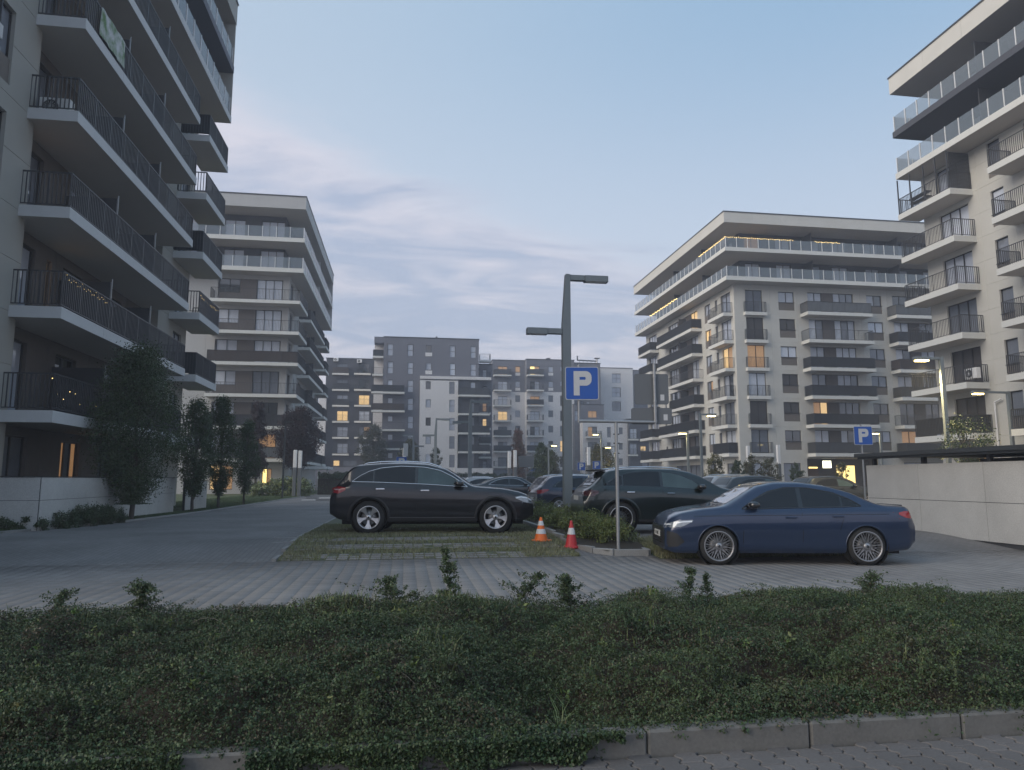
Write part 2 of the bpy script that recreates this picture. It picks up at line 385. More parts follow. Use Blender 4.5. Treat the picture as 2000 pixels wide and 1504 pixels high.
# ======================================================================= R1: corner building at the far right of the car park
def build_R1():
    B = thing('apartment_building', 'cream corner apartment block with two glass-railed terraces and a lit entrance', 'apartment building', (31.8, 64.5, 0))
    S = Facade(B, 31.8, 64.5, 'S'); Wf = Facade(B, 31.8, 64.5, 'W')
    X = lambda x: x - 31.8
    fl = [3.5 + 2.77 * k + .32 for k in range(6)]     # floor levels 1..6
    ops = []; wins = []
    
    for k, z in enumerate(fl):
        g = {3: G_litd}.get(k)
        ops.append((X(33.0), X(34.8), z + .02, z + 2.3)); wins.append((33.0, 34.8, z + .02, z + 2.3, 2, {3: G_litd, 4: G_blind, 1: G_blind}.get(k)))
        ops.append((X(36.5), X(38.2), z + .35, z + 2.25)); wins.append((36.5, 38.2, z + 1.15, z + 2.25, 2, {1: G_blind, 2: G_blind, 4: G_blind}.get(k)))
        ops.append((X(39.65), X(44.65), z + .02, z + 2.3))
        wins.append((39.65, 41.2, z + .05, z + 2.3, 2, {1: G_lit}.get(k))); wins.append((42.45, 44.65, z + .05, z + 2.3, 3, None))
        ops.append((X(46.1), X(47.8), z + .35, z + 2.25)); wins.append((46.1, 47.8, z + 1.15, z + 2.25, 2, None))
        ops.append((X(49.0), X(54.2), z + .02, z + 2.3))
        wins.append((49.0, 50.7, z + .05, z + 2.3, 2, {0: G_litd}.get(k))); wins.append((51.9, 54.2, z + .05, z + 2.3, 3, None))
        for (a, b) in ((36.5, 38.2), (46.1, 47.8)):
            p = MB(); p.box(X(a), .05, z + .35, X(b), .12, z + 1.14, M_spandrel); p.build('spandrel_panel', B, S.M)
            p = MB(); p.box(X(a) - .03, -.04, z + 1.135, X(b) + .03, .1, z + 1.165, M_frame); p.build('sill', B, S.M)
        for (a, b) in ((41.2, 42.45), (50.7, 51.9)):
            p = MB(); p.box(X(a), .04, z + .02, X(b), .1, z + 2.3, M_brown); p.build('cladding_panel', B, S.M)
    # ground floor
    ops += [(X(33.0), X(34.8), .3, 2.9), (X(36.2), X(38.0), 1.0, 2.9), (X(38.66), X(46.2), .05, 3.35), (X(49), X(54.5), .3, 3.0)]
    wins += [(33.0, 34.8, .3, 2.9, 2, G_cur_sky), (36.2, 38.0, 1.0, 2.9, 2, G_mid), (49, 54.5, .3, 3.0, 4, G_mid)]
    wall(S, 0, 28, -.1, 20.5, ops, M_plaster, js=[X(32.9), X(35.6), X(38.45), X(45.4), X(48.4), X(56)], jz=[z - .16 for z in fl] )
    for w in wins: window(S, X(w[0]), X(w[1]), w[2], w[3], w[4], w[5])
    # recessed entrance
    mb = MB(); mb.box(X(38.66), 1.6, .05, X(46.2), 1.7, 3.35, M_brown); mb.box(X(38.66), .17, 3.36, X(46.2), 1.7, 3.4, M_soffit)
    mb.box(X(38.6), .17, .05, X(38.66), 1.6, 3.35, M_brown); mb.box(X(46.2), .17, .05, X(46.26), 1.6, 3.35, M_brown); mb.build('entrance_recess', B, S.M)
    window(S, X(42.6), X(44.7), .45, 2.75, 2, G_litb, y=1.5); window(S, X(39.6), X(40.7), 2.35, 2.62, 1, G_litb, y=1.5); 
    d = MB(); d.box(X(39.6), 1.5, .1, X(40.7), 1.58, 2.33, mat('wooden_door', (.16, .10, .07), .6, noise=.2)); d.build('entrance_door', B, S.M)
    n = MB(); n.box(X(40.85), .9, 2.45, X(41.75), 1.05, 3.15, mat('lit_sign_panel', (.8, .8, .7), .4, emit=(1, .97, .72), estr=1.6)); n.box(X(40.8), .93, 2.40, X(41.8), 1.1, 3.2, M_frame)
    n.build('illuminated_house_sign', B, S.M)
    # balconies S face
    for k, z in enumerate(fl):
        zb = z - .32
        balcony(S, X(32.75), X(35.05), .38, zb, step=.13)
        balcony(S, X(38.75), X(45.7), 1.4, zb, screen={5: M_cladG, 3: M_clad, 2: M_clad, 1: M_clad, 4: None, 0: M_anthrL}[k], step=.13)
        balcony(S, X(48.3), X(55.0), 1.4, zb, screen=[M_clad, None, M_clad, M_cladB, M_clad, M_cladG][k], step=.13)
        balcony(S, X(57.5), X(59.5), .38, zb, step=.13)
    balcony(S, X(32.75), X(35.05), .05, .0, th=.05, step=.13)
    # W face (local x runs toward the camera)
    Yl = lambda y: 64.5 - y
    ops = []; wins = []
    for k, z in enumerate(fl):
        ops.append((Yl(67.5), Yl(65.3), z + .02, z + 2.3)); wins.append((67.5, 65.3, z + .02, z + 2.3, 2, {3: G_lit, 5: G_mid}.get(k)))
        ops.append((Yl(68.9), Yl(68.3), z + 1.0, z + 2.2)); wins.append((68.9, 68.3, z + 1.0, z + 2.2, 1, G_mid))
        ops.append((Yl(71.5), Yl(70.0), z + .3, z + 2.25)); wins.append((71.5, 70.0, z + 1.1, z + 2.25, 2, {4: G_lit, 2: G_litd}.get(k)))
        p = MB(); p.box(Yl(71.5), .05, z + .3, Yl(70.0), .12, z + 1.09, M_spandrel); p.build('spandrel_panel', B, Wf.M)
        ops.append((Yl(82.3), Yl(73.4), z + .02, z + 2.3))
        wins.append((75.4, 73.5, z + .05, z + 2.3, 2, {5: G_lit}.get(k))); wins.append((81.9, 79.5, z + .05, z + 2.3, 3, None))
        for (a, b) in ((79.45, 75.45),):
            p = MB(); p.box(Yl(a), .08, z + .02, Yl(b), .14, z + 2.3, M_brown); p.build('cladding_panel', B, Wf.M)
        ops.append((Yl(84.1), Yl(83.5), z + .6, z + 1.5)); wins.append((84.1, 83.5, z + .6, z + 1.5, 1, G_mid))
        ops.append((Yl(89.4), Yl(86.4), z + .02, z + 2.3)); wins.append((89.4, 86.4, z + .02, z + 2.3, 3, None))
    ops += [(Yl(67.5), Yl(65.3), .3, 2.9), (Yl(71.5), Yl(70.0), 1.1, 2.9), (Yl(81), Yl(74), .3, 2.9)]
    wins += [(67.5, 65.3, .3, 2.9, 2, G_mid), (71.5, 70.0, 1.1, 2.9, 2, G_mid), (81, 74, .3, 2.9, 5, G_mid)]
    wall(Wf, Yl(90.4), 0, -.1, 20.5, ops, M_plaster, js=[Yl(y) for y in (69.4, 72.6, 85)], jz=[z - .16 for z in fl])
    for w in wins: window(Wf, Yl(w[0]), Yl(w[1]), w[2], w[3], w[4], w[5])
    for k, z in enumerate(fl):
        zb = z - .32
        balcony(Wf, Yl(68.6), Yl(64.85), 1.0, zb, screen={0: M_clad}.get(k), step=.13)
        balcony(Wf, Yl(79.6 if k in (2, 3) else 83.2), Yl(72.3), 1.25, zb, screen=[M_clad, M_clad, M_clad, None, M_clad, M_clad][k], step=.13)
        balcony(Wf, Yl(90.3), Yl(85.6), 1.25, zb, screen=[M_clad, M_clad, M_clad, M_clad, M_clad, M_clad][k], step=.13)
        for y in (76.6,): bulk(B, 'balcony_divider', 30.9, y, z, 31.79, y + .05, z + 2.0, M_anthr)
    # back faces, body and penthouse
    bulk(B, 'building_core', 32.2, 66.3, 0, 59.6, 90.2, 20.45, M_plaster)
    bulk(B, 'floor_core', 32.2, 64.9, 3.5, 59.6, 66.29, 20.4, M_plaster)
    # terraces and roof
    slabbox(B, 'terrace_slab', 30.42, 63.1, 20.5, 60, 91.0, 20.9, M_slab)
    slabbox(B, 'terrace_slab', 30.42, 63.1, 23.42, 60, 91.0, 23.8, M_slab)
    slabbox(B, 'roof_slab', 30.42, 63.1, 26.3, 60, 91.0, 27.35, M_plaster, cope=True)
    for z in (20.9, 23.8):
        P = Facade(B, 33.3, 66.0, 'S'); PW = Facade(B, 33.3, 66.0, 'W'); XX = lambda x: x - 33.3; YY = lambda y: 66.0 - y
        cols = [(33.9, 35.5, 2), (37.3, 38.9, 2), (40.6, 42.2, 2), (43.5, 45.3, 2), (47.3, 48.9, 2), (50.4, 52.2, 2), (54, 56, 2)]
        cw = [(69.5, 67.5, 2), (74, 72, 2), (78.5, 76.5, 2), (83, 81, 2), (88, 86, 2)]
        zt = z + (2.3 if z < 22 else 2.2)
        wall(P, 0, 26, z, z + 2.62, [(XX(a), XX(b), z + .05, zt) for a, b, _ in cols], M_dkwall)
        wall(PW, YY(90.3), 0, z, z + 2.62, [(YY(a), YY(b), z + .05, zt) for a, b, _ in cw], M_dkwall)
        for i, (a, b, n) in enumerate(cols): window(P, XX(a), XX(b), z + .05, zt, n, G_litd if (z > 22 and i == 0) else rnd.choice((G_cur_sky2, G_cur_sky)))
        for a, b, n in cw: window(PW, YY(a), YY(b), z + .05, zt, n)
        bulk(B, 'building_core', 33.7, 66.5, z, 59.5, 90.2, z + 2.6, M_dkwall)
        for x in (40.2, 49.8): bulk(B, 'terrace_divider', x, 64.2, z, x + .06, 65.99, z + 2.3, M_anthr)
        for y in (70.8, 79.0): bulk(B, 'terrace_divider', 31.4, y, z, 33.29, y + .06, z + 2.3, M_anthr)
        glassrail(B, [(30.55, 90.9), (30.55, 63.2), (59.9, 63.2)], z, 1.0)
    return B
# ======================================================================= R2: near right
def build_R2():
    B = thing('apartment_building', 'tall cream apartment block at the right edge with a deep roof overhang', 'apartment building', (32.75, 39.6, 0))
    Wf = Facade(B, 32.75, 39.6, 'W'); Yl = lambda y: 39.6 - y
    zb = [3.55 + 2.87 * k for k in range(6)]
    ops = []; wins = []
    for k, b in enumerate(zb):
        z = b + .35
        gl = {5: G_cur_sky, 4: G_cur_sky2, 3: G_cur_sky, 2: G_mid, 1: G_blind, 0: G_blind}[k]
        ops.append((Yl(38.3), Yl(36.0), z + .02, z + 2.2)); wins.append((38.3, 36.0, z + .02, z + 2.2, 3, gl))
        ops.append((Yl(34.35), Yl(33.45), z + .1, z + 2.2)); wins.append((34.35, 33.45, z + .8, z + 2.2, 1, {4: G_cur_sky2}.get(k, G_mid)))
        p = MB(); p.box(Yl(34.35), .05, z + .1, Yl(33.45), .12, z + .79, M_spandrel); p.build('spandrel_panel', B, Wf.M)
        p = MB(); p.box(Yl(34.35) - .03, -.04, z + .785, Yl(33.45) + .03, .1, z + .815, M_frame); p.build('sill', B, Wf.M)
        ops.append((Yl(31.9), Yl(29.2), z + .02, z + 2.2)); wins.append((31.9, 29.2, z + .02, z + 2.2, 3, None))
        ops.append((Yl(26.4), Yl(24.4), z + .8, z + 2.2)); wins.append((26.4, 24.4, z + .8, z + 2.2, 2, None))
    ops += [(Yl(38.3), Yl(36), .3, 2.8), (Yl(34.3), Yl(33), .8, 2.8), (Yl(32), Yl(29), .3, 2.8)]; wins += [(38.3, 36, .3, 2.8, 2, G_litd), (34.3, 33, .8, 2.8, 1, G_mid), (32, 29, .3, 2.8, 3, G_mid)]
    wall(Wf, 0, Yl(12), -.1, 20.6, ops, M_plaster, js=[Yl(y) for y in (35.2, 32.9, 30, 28)], jz=[b + .17 for b in zb] + [b + 1.6 for b in zb])
    for w in wins: window(Wf, Yl(w[0]), Yl(w[1]), w[2], w[3], w[4], w[5])
    bulk(B, 'building_core', 33.1, 12.2, 0, 50, 39.5, 20.55, M_plaster)
    for k, b in enumerate(zb):
        balcony(Wf, Yl(40.0), Yl(35.55), 1.5, b, th=.35, screen=M_clad if k == 0 else None, step=.12, r=.012)
        balcony(Wf, Yl(32.85), Yl(27.5), 1.5, b, th=.35, step=.12, r=.012)
    # screened top corner balcony: dark posts and slatted blind
    mb = MB()
    for y in (39.9, 38.8, 37.6, 36.6, 35.65): mb.box(31.25, y - .03, 18.25, 31.31, y + .03, 20.55, M_anthr)
    mb.build('balcony_frame', B)
    s = MB()
    for i in range(26): s.box(31.35, 35.6, 18.3 + i*.085, 32.7, 35.63, 18.365 + i*.085, M_anthr)
    s.build('slatted_screen', B)
    t = MB(); t.box(31.9, 38.2, 19.2, 32.3, 39.7, 19.26, M_anthr); t.box(31.9, 38.2, 18.9, 32.3, 39.7, 18.94, M_anthr); t.build('shelf', B)
    slabbox(B, 'terrace_slab', 31.2, 12, 20.62, 50, 39.9, 21.0, M_slab)
    slabbox(B, 'terrace_slab', 31.2, 12, 23.45, 50, 39.9, 23.85, M_dark, M_dark)
    slabbox(B, 'roof_slab', 31.2, 12, 26.5, 50, 39.9, 27.6, M_plaster, cope=True)
    for z in (21.0, 23.85):
        P = Facade(B, 33.9, 37.6, 'W'); YY = lambda y: 37.6 - y
        cw = [(36.5, 34.5, 2), (32, 29.5, 3), (27, 24.5, 3), (22, 20, 2)]
        wall(P, 0, YY(12), z, z + 2.62, [(YY(a), YY(b), z + .05, z + 2.2) for a, b, _ in cw], M_dkwall)
        for a, b, n in cw: window(P, YY(a), YY(b), z + .05, z + 2.2, n, G_cur_sky2 if b == 34.5 else None)
        bulk(B, 'building_core', 34.3, 12.2, z, 49, 37.59, z + 2.55, M_dkwall)
        bulk(B, 'terrace_divider', 31.7, 33.4, z, 33.89, 33.46, z + 2.3, M_anthr); bulk(B, 'terrace_divider', 31.7, 27.0, z, 33.89, 27.06, z + 2.3, M_anthr)
        glassrail(B, [(38, 39.8), (31.3, 39.8), (31.3, 12.5)], z, 1.05, 1.05)
    dp = MB(); dp.tube((32.6, 35.2, 0), (32.6, 35.2, 5.6), .05, .05, M_white); dp.tube((32.6, 35.2, 5.6), (32.6, 34.7, 5.75), .05, .05, M_white); dp.build('downpipe', B)
    return B
# ======================================================================= L1: near left
def build_L1():
    B = thing('apartment_building', 'large grey apartment block filling the left edge with long white-edged balconies seen from below', 'apartment building', (-10.95, 21, 0))
    E_ = Facade(B, -10.95, 21.0, 'E'); Yl = lambda y: y - 21.0
    zb = [2.86 + 2.92 * k for k in range(6)]
    # outer light wall in the near zone, dark recessed wall inside the loggias
    ops = []; wins = []; dops = []; dw = []
    for k, b in enumerate(zb):
        z = b + .32
        ops.append((Yl(18.7), Yl(20.15), z + .1, z + 2.25)); wins.append((18.7, 20.15, z + .85, z + 2.25, 1, G_mid))
        p = MB(); p.box(Yl(18.7), .05, z + .1, Yl(20.15), .12, z + .84, M_spandrel); p.build('spandrel_panel', B, E_.M)
        ops.append((Yl(13), Yl(16.5), z + .05, z + 2.25)); wins.append((13, 16.5, z + .05, z + 2.25, 3, None))
        dw += [(22.0, 23.3, z + .03, z + 2.25, 2, {1: G_cur_sky, 2: G_litd, 0: G_cur_sky}.get(k, G_mid)), (25.1, 26.6, z + .03, z + 2.25, 2, {1: G_mid}.get(k, None)),
               (28.6, 30.1, z + .03, z + 2.25, 2, None)]
        if k == 1: dw.append((24.0, 24.35, z + .03, z + 2.2, 1, G_lit))
    for (a, b) in ((13, 16.5), (18.7, 20.15)): ops.append((Yl(a), Yl(b), .4, 2.6)); wins.append((a, b, .4, 2.6, 2, G_mid))
    js = [Yl(21.3)]
    for o in ops: pass
    wall(E_, Yl(8), Yl(21.55), -.1, 20.5, ops, M_plasterL, js=[Yl(17.6)], jz=[b + .16 for b in zb] + [b + 1.62 for b in zb])
    for w in wins: window(E_, Yl(w[0]), Yl(w[1]), w[2], w[3], w[4], w[5])
    D = Facade(B, -11.45, 21.0, 'E')
    dops = [(Yl(a), Yl(b), c, d) for a, b, c, d, _, _ in dw] + [(Yl(22.3), Yl(23.8), .3, 2.6), (Yl(26.0), Yl(27.4), .3, 2.6), (Yl(29), Yl(30.2), .3, 2.6)]
    wall(D, Yl(21.55), Yl(32.9), -.1, 20.5, dops, M_brown, js=[Yl(24.6), Yl(27.6), Yl(30.5)])
    for w in dw: window(D, Yl(w[0]), Yl(w[1]), w[2], w[3], w[4], w[5])
    window(D, Yl(22.3), Yl(23.8), .3, 2.6, 2, G_mid); window(D, Yl(26.0), Yl(27.4), .3, 2.6, 3, G_litd); window(D, Yl(29), Yl(30.2), .3, 2.6, 2, G_mid)
    bulk(B, 'return_wall', -11.6, 21.54, -.1, -10.95, 21.56, 20.5, M_plasterL)
    # end bay with its own light wall
    ops = []; wins = []
    for k, b in enumerate(zb):
        z = b + .32
        ops.append((Yl(35.0), Yl(36.3), z + .03, z + 2.2)); wins.append((35.0, 36.3, z + .03, z + 2.2, 2, None))
    wall(E_, Yl(32.9), Yl(37.0), -.1, 20.5, ops, M_plasterL, jz=[b + .16 for b in zb])
    for w in wins: window(E_, Yl(w[0]), Yl(w[1]), w[2], w[3], w[4], w[5])
    bulk(B, 'return_wall', -11.6, 32.88, -.1, -10.952, 32.9, 20.5, M_plasterL)
    bulk(B, 'building_core', -28, 8.2, 0, -11.7, 36.95, 20.45, M_plasterL)
    bulk(B, 'building_core', -11.7, 32.95, 0, -11.15, 36.95, 20.45, M_plasterL)
    for k, b in enumerate(zb):
        kw = dict(ms=M_slabL, th=.33, step=.115, r=.015)
        balcony(E_, Yl(21.15), Yl(32.6), 1.35, b, screen={0: None}.get(k), back=.5, **kw)
        balcony(E_, Yl(34.25), Yl(37.85), 1.35, b, screen=M_clad if k % 2 else None, **kw)
        balcony(E_, Yl(10.5), Yl(17.2), 1.35, b, **kw)
        z = b + .33
        for y in (24.9, 28.6):
            bulk(B, 'balcony_divider', -11.44, y, z, -9.85, y + .05, z + 1.75, M_anthr)
            q = MB(); q.tube((-9.82, y + .025, z), (-9.82, y + .025, z + 1.85), .02, .02, M_galv); q.build('divider_post', B)
    # terraces and roof
    slabbox(B, 'terrace_slab', -28, 8, 20.5, -9.7, 38.35, 20.85, M_slabL)
    slabbox(B, 'terrace_slab', -28, 8, 23.4, -9.7, 38.35, 23.78, M_dark2, M_dark2)
    slabbox(B, 'roof_slab', -28, 8, 26.3, -9.7, 38.4, 27.5, M_plasterL, cope=True)
    for z in (20.85, 23.78):
        P = Facade(B, -12.0, 21.0, 'E')
        cw = [(14, 16.5, 3), (19.5, 21.5, 2), (24.5, 27, 3), (30, 32, 2), (34, 36, 2)]
        wall(P, Yl(8), Yl(38.3), z, z + 2.55, [(Yl(a), Yl(b), z + .05, z + 2.2) for a, b, _ in cw], M_dkwall)
        for a, b, n in cw: window(P, Yl(a), Yl(b), z + .05, z + 2.2, n)
        bulk(B, 'building_core', -27.9, 8.2, z, -12.3, 38.2, z + 2.5, M_dkwall)
        bulk(B, 'end_fin', -11.99, 38.24, z - .3, -9.72, 38.34, z + 2.5, M_plasterL)
        bulk(B, 'terrace_divider', -11.99, 28, z, -10.2, 28.05, z + 2.2, M_anthr)
        glassrail(B, [(-9.8, 8.2), (-9.8, 38.2)], z, 1.05, 1.1)
    return B
# ======================================================================= L2: middle left
def build_L2():
    B = thing('apartment_building', 'hazy grey corner block behind the left trees, glass-railed terraces on top', 'apartment building', (-11.2, 68.5, 0))
    S = Facade(B, -11.2, 68.5, 'S'); E_ = Facade(B, -11.2, 68.5, 'E'); X = lambda x: x + 11.2; Yl = lambda y: y - 68.5
    zb = [2.9 + 2.93 * k for k in range(6)]
    ops = []; wins = []
    for k, b in enumerate(zb):
        z = b + .3
        ops.append((X(-17.7), X(-11.8), z + .02, z + 2.3))
        wins += [(-17.6, -15.7, z + .95, z + 2.3, 2, {3: G_cur_sky, 4: G_cur_sky2}.get(k)), (-14.2, -11.85, z + .02, z + 2.3, 3, {0: G_litd}.get(k))]
        p = MB(); p.box(X(-17.6), .02, z + .02, X(-15.7), .1, z + .94, M_brown); p.build('cladding_panel', B, S.M)
        p = MB(); p.box(X(-15.7), .02, z + .02, X(-14.2), .1, z + 2.3, M_brown); p.build('cladding_panel', B, S.M)
    ops += [(X(-17.5), X(-15.5), .4, 2.6), (X(-12.95), X(-12.1), .6, 2.3)]; wins += [(-17.5, -15.5, .4, 2.6, 2, G_lit), (-12.95, -12.1, .6, 2.3, 2, G_litb)]
    wall(S, X(-26), 0, -.1, 20.6, ops, M_greyL2, js=[X(-18.5)], jz=[b + .16 for b in zb])
    for w in wins: window(S, X(w[0]), X(w[1]), w[2], w[3], w[4], w[5])
    ops = []; wins = []
    for k, b in enumerate(zb):
        z = b + .3
        for (a, c, n) in ((69.3, 71, 2), (73, 73.6, 1), (76, 78.5, 3), (80.5, 81.5, 1), (84, 87, 3), (90, 92, 2)):
            ops.append((Yl(a), Yl(c), z + .02, z + 2.3)); wins.append((a, c, z + .02, z + 2.3, n, None))
    wall(E_, 0, Yl(94), -.1, 20.6, ops, M_greyL2, jz=[b + .16 for b in zb])
    for w in wins: window(E_, Yl(w[0]), Yl(w[1]), w[2], w[3], w[4], w[5])
    bulk(B, 'building_core', -25.9, 68.9, 0, -11.6, 93.9, 20.5, M_greyL2)
    for k, b in enumerate(zb):
        scr = {5: None, 4: None, 3: M_cladB, 2: None, 1: M_clad, 0: M_cladG}[k]
        # wrap-round corner balcony
        o = slabbox(B, 'balcony_slab', -18.0, 67.05, b, -9.95, 72.4, b + .3, M_slab)
        r = MB(); barrail(r, [(-17.95, 68.45), (-17.95, 67.1), (-10.0, 67.1), (-10.0, 72.35), (-11.15, 72.35)], b + .3, 1.05, None, .13, .01, .02, scr); r.build('railing', o)
        balcony(E_, Yl(75), Yl(88), 1.25, b, th=.3, screen=M_clad, step=.13)
        balcony(E_, Yl(89.8), Yl(93.6), 1.25, b, th=.3, screen=M_clad, step=.13)
        for y in (79.3,): bulk(B, 'balcony_divider', -11.19, y, b + .3, -10.1, y + .05, b + 2.2, M_anthr)
    slabbox(B, 'terrace_slab', -26, 67.0, 20.55, -9.75, 93.6, 20.95, M_slab)
    slabbox(B, 'terrace_slab', -26, 67.0, 23.5, -9.75, 93.6, 23.9, M_slab)
    slabbox(B, 'roof_slab', -26, 67.0, 26.75, -9.75, 93.6, 27.95, M_greyL2, cope=True)
    for z in (20.95, 23.9):
        P = Facade(B, -11.9, 69.4, 'S'); PE = Facade(B, -11.9, 69.4, 'E'); XX = lambda x: x + 11.9; YY = lambda y: y - 69.4
        cols = [(-17.6, -15.7, 2), (-14.2, -11.99, 3), (-22, -20, 2)]
        cw = [(71, 73, 2), (77, 80, 3), (84, 86, 2), (89, 91, 2)]
        hh = 2.5 if z < 22 else 2.85
        wall(P, XX(-26), 0, z, z + hh, [(XX(a), XX(b), z + .05, z + 2.35) for a, b, _ in cols], M_dkwall)
        wall(PE, 0, YY(93.5), z, z + hh, [(YY(a), YY(b), z + .05, z + 2.35) for a, b, _ in cw], M_dkwall)
        for a, b, n in cols: window(P, XX(a), XX(b), z + .05, z + 2.35, n, G_cur_sky2)
        for a, b, n in cw: window(PE, YY(a), YY(b), z + .05, z + 2.35, n)
        bulk(B, 'building_core', -25.9, 69.8, z, -12.3, 93.4, z + hh - .05, M_dkwall)
        bulk(B, 'end_fin', -11.89, 93.4, z - .3, -9.78, 93.5, z + hh, M_greyL2); bulk(B, 'terrace_divider', -11.89, 81.9, z, -10.0, 81.95, z + 2.3, M_greyL2)
        glassrail(B, [(-25, 67.1), (-9.85, 67.1), (-9.85, 93.3)], z, 1.05, 1.25)
    # entrance canopy on the east side
    slabbox(B, 'entrance_canopy', -11.2, 74.0, 2.35, -7.6, 79, 2.62, M_white, M_white)
    for (x, y) in ((-8.6, 74.4), (-7.9, 76.5)):
        q = MB(); q.box(x - .07, y - .07, 0, x + .07, y + .07, 2.35, M_white); q.build('canopy_post', B)
    return B
# ======================================================================= far blocks closing the car park
def FP(x, y, Y):     # facade survey coordinates -> metres on the facade plane at distance Y
    X = 15.1354 + .0955*(x-950) + .0004*(y-800) - .0091e-3*(x-950)*(y-800)
    Z = 14.2236 + .0014*(x-950) - .0949*(y-800) - .0104e-3*(x-950)*(y-800)
    return X * Y / 130, 1.3 + (Z - 1.3) * Y / 130
def build_far():
    def vol(B, name, x0, x1, yt, Y, m, ops, depth=14, zb=-.1, yb=None, wins=(), cope=True):
        (X0, Z1), (X1, _) = FP(x0, yt, Y), FP(x1, yt, Y)
        if yb: zb = FP(x0, yb, Y)[1]
        F = Facade(B, X0, Y, 'S'); oo = []; ww = []
        for w in ops:
            a, c, d, b = w[:4]           # x0, x1, ytop, ybottom
            (A, Zt), (C, Zb) = FP(a, d, Y), FP(c, b, Y)
            Zt = round(Zt, 2); Zb = round(Zb, 2)
            oo.append((A - X0, C - X0, Zb, Zt)); ww.append((A - X0, C - X0, Zb, Zt) + tuple(w[4:]))
        wall(F, 0, X1 - X0, zb, Z1, oo, m, rev=.2)
        for w in ww:
            a, b, c, d = w[:4]; n = w[4] if len(w) > 4 else 1; g = w[5] if len(w) > 5 else None; sp = w[6] if len(w) > 6 else None
            window(F, round(a, 2), round(a, 2) + round((b - a) * 10) / 10, c, c + round((d - c) * 5) / 5 if d - c > 1 else d, n, g, split=sp, y=.17, fm=M_frameG)
        # sides, back and top
        mb = MB(); x, X = X0, X1
        mb.face([(x, Y, zb), (x, Y, Z1), (x, Y + depth, Z1), (x, Y + depth, zb)], m); mb.face([(X, Y, zb), (X, Y + depth, zb), (X, Y + depth, Z1), (X, Y, Z1)], m)
        mb.face([(x, Y + depth, zb), (x, Y + depth, Z1), (X, Y + depth, Z1), (X, Y + depth, zb)], m); mb.face([(x, Y, Z1), (X, Y, Z1), (X, Y + depth, Z1), (x, Y + depth, Z1)], m)
        mb.build(name, B)
        if cope: 
            c = MB(); c.box(X0 - .08, Y - .08, Z1 + .01, X1 + .08, Y + depth, Z1 + .14, M_coping); c.build('coping', B)
        return F, X0
    def slab(B, x0, x1, y, Y, d=1.3, screen=None, rail=True, th=.3):
        (A, Z), (C, _) = FP(x0, y, Y), FP(x1, y, Y); F = Facade(B, A, Y, 'S')
        return balcony(F, 0, round(C - A, 1), d, Z, th=th, screen=screen, rail=rail, step=.16, r=.012, h=1.1)
    # --- left dark wing
    B = thing('apartment_building', 'charcoal six-storey wing between the left corner block and the taller far block', 'apartment building', (-13, 130, 0))
    ops = []; rows = [733.5, 765, 796, 827, 858, 890]
    for i, y in enumerate(rows):
        ops += [(664, 683, y - 23, y - 4, 2, {3: G_lit, 1: G_mid}.get(i)), (704, 723, y - 23, y - 4, 2, {2: G_lit, 4: G_litd}.get(i))]
    ops += [(657, 668, 899, 910, 1, G_lit), (675, 700, 899, 910, 2, G_mid)]
    vol(B, 'building_body', 645, 735, 700, 130, M_dark, ops)
    for i, y in enumerate(rows):
        slab(B, 656, 686, y, 130, .9, [M_cladB, M_clad, M_clad, None, None, None][i]); slab(B, 696, 726, y, 130, .9, [None, None, None, None, None, None][i])
    vol(B, 'pale_end_wall', 632, 645, 757, 129, M_greyw, [])
    (a, b), (c, _) = FP(615, 912, 124), FP(733, 912, 124)
    bulk(B, 'podium_wall', a, 124, -.1, c, 127, b, M_dark2)
    # --- tall dark block with a white lower front
    B = thing('apartment_building', 'tallest far block, dark grey with five columns of windows and a white lower front', 'apartment building', (-5, 115, 0))
    Y = 115; rws = [671 + 35.6 * k for k in range(7)]
    dark = []; 
    for r_, y in enumerate(rws):
        for i, (a, b) in enumerate(((757.5, 767.5), (795, 805.5), (829.5, 840), (875, 885.5), (915, 925))):
            sl = -.05 * 0 + (i * 1.2)
            yy = y + sl
            if i == 0 and r_ >= 2: dark.append((a, b - 1, yy, yy + 11, 1, G_cur_sky2)); continue
            if i >= 2 and r_ >= 2: continue
            if i == 2: dark.append((a, b, yy, yy + 14, 1, None)); continue
            dark.append((a, b, yy, yy + 23.5, 1, rnd.choice((G_cur_sky, G_cur_sky2, G_cur_sky)), .48))
    F, X0 = vol(B, 'building_body', 751, 931, 657.5, Y, M_dark2, dark)
    for r_ in (0, 1):
        (A, Z1), (C, Z0) = FP(828.5, rws[r_] + 17.5, Y), FP(841, rws[r_] + 25, Y)
        bulk(B, 'white_panel', A, Y - .04, Z0, C, Y + .1, Z1, M_greyw)
    # corner loggias left
    (A, Z1), (C, _) = FP(733, 656.5, Y), FP(751, 656, Y)
    bulk(B, 'loggia_back', A, Y + 1.8, 0, C, Y + 14, Z1 - .3, M_greyw); bulk(B, 'loggia_roof', A, Y, Z1 - 1.0, C - .01, Y + 14, Z1, M_dark2)
    for y, s in ((699, M_clad), (734.5, None)):
        f = Facade(B, A, Y + 1.8, 'S'); balcony(f, -.2, C - A - .02, 1.9, FP(733, y, Y)[1], th=.3, screen=s, step=.16)
    for i, y in enumerate((771, 807, 843.5, 880)):
        slab(B, 727.5, 789, y, Y, 1.4, [M_clad, M_cladB, None, M_clad][i])
    for i, y in enumerate((772, 807, 844, 880)):
        pass
    # white front
    wo = []
    for r_ in range(2, 7):
        y = rws[r_] + 2
        wo.append((829, 838.5, y + 1, y + 17, 1, [None, None, G_blind, G_cur_sky, G_cur_sky2][r_-2])); wo.append((874, 884, y + 2, y + 26, 1, rnd.choice((G_mid, G_cur_sky)), .5))
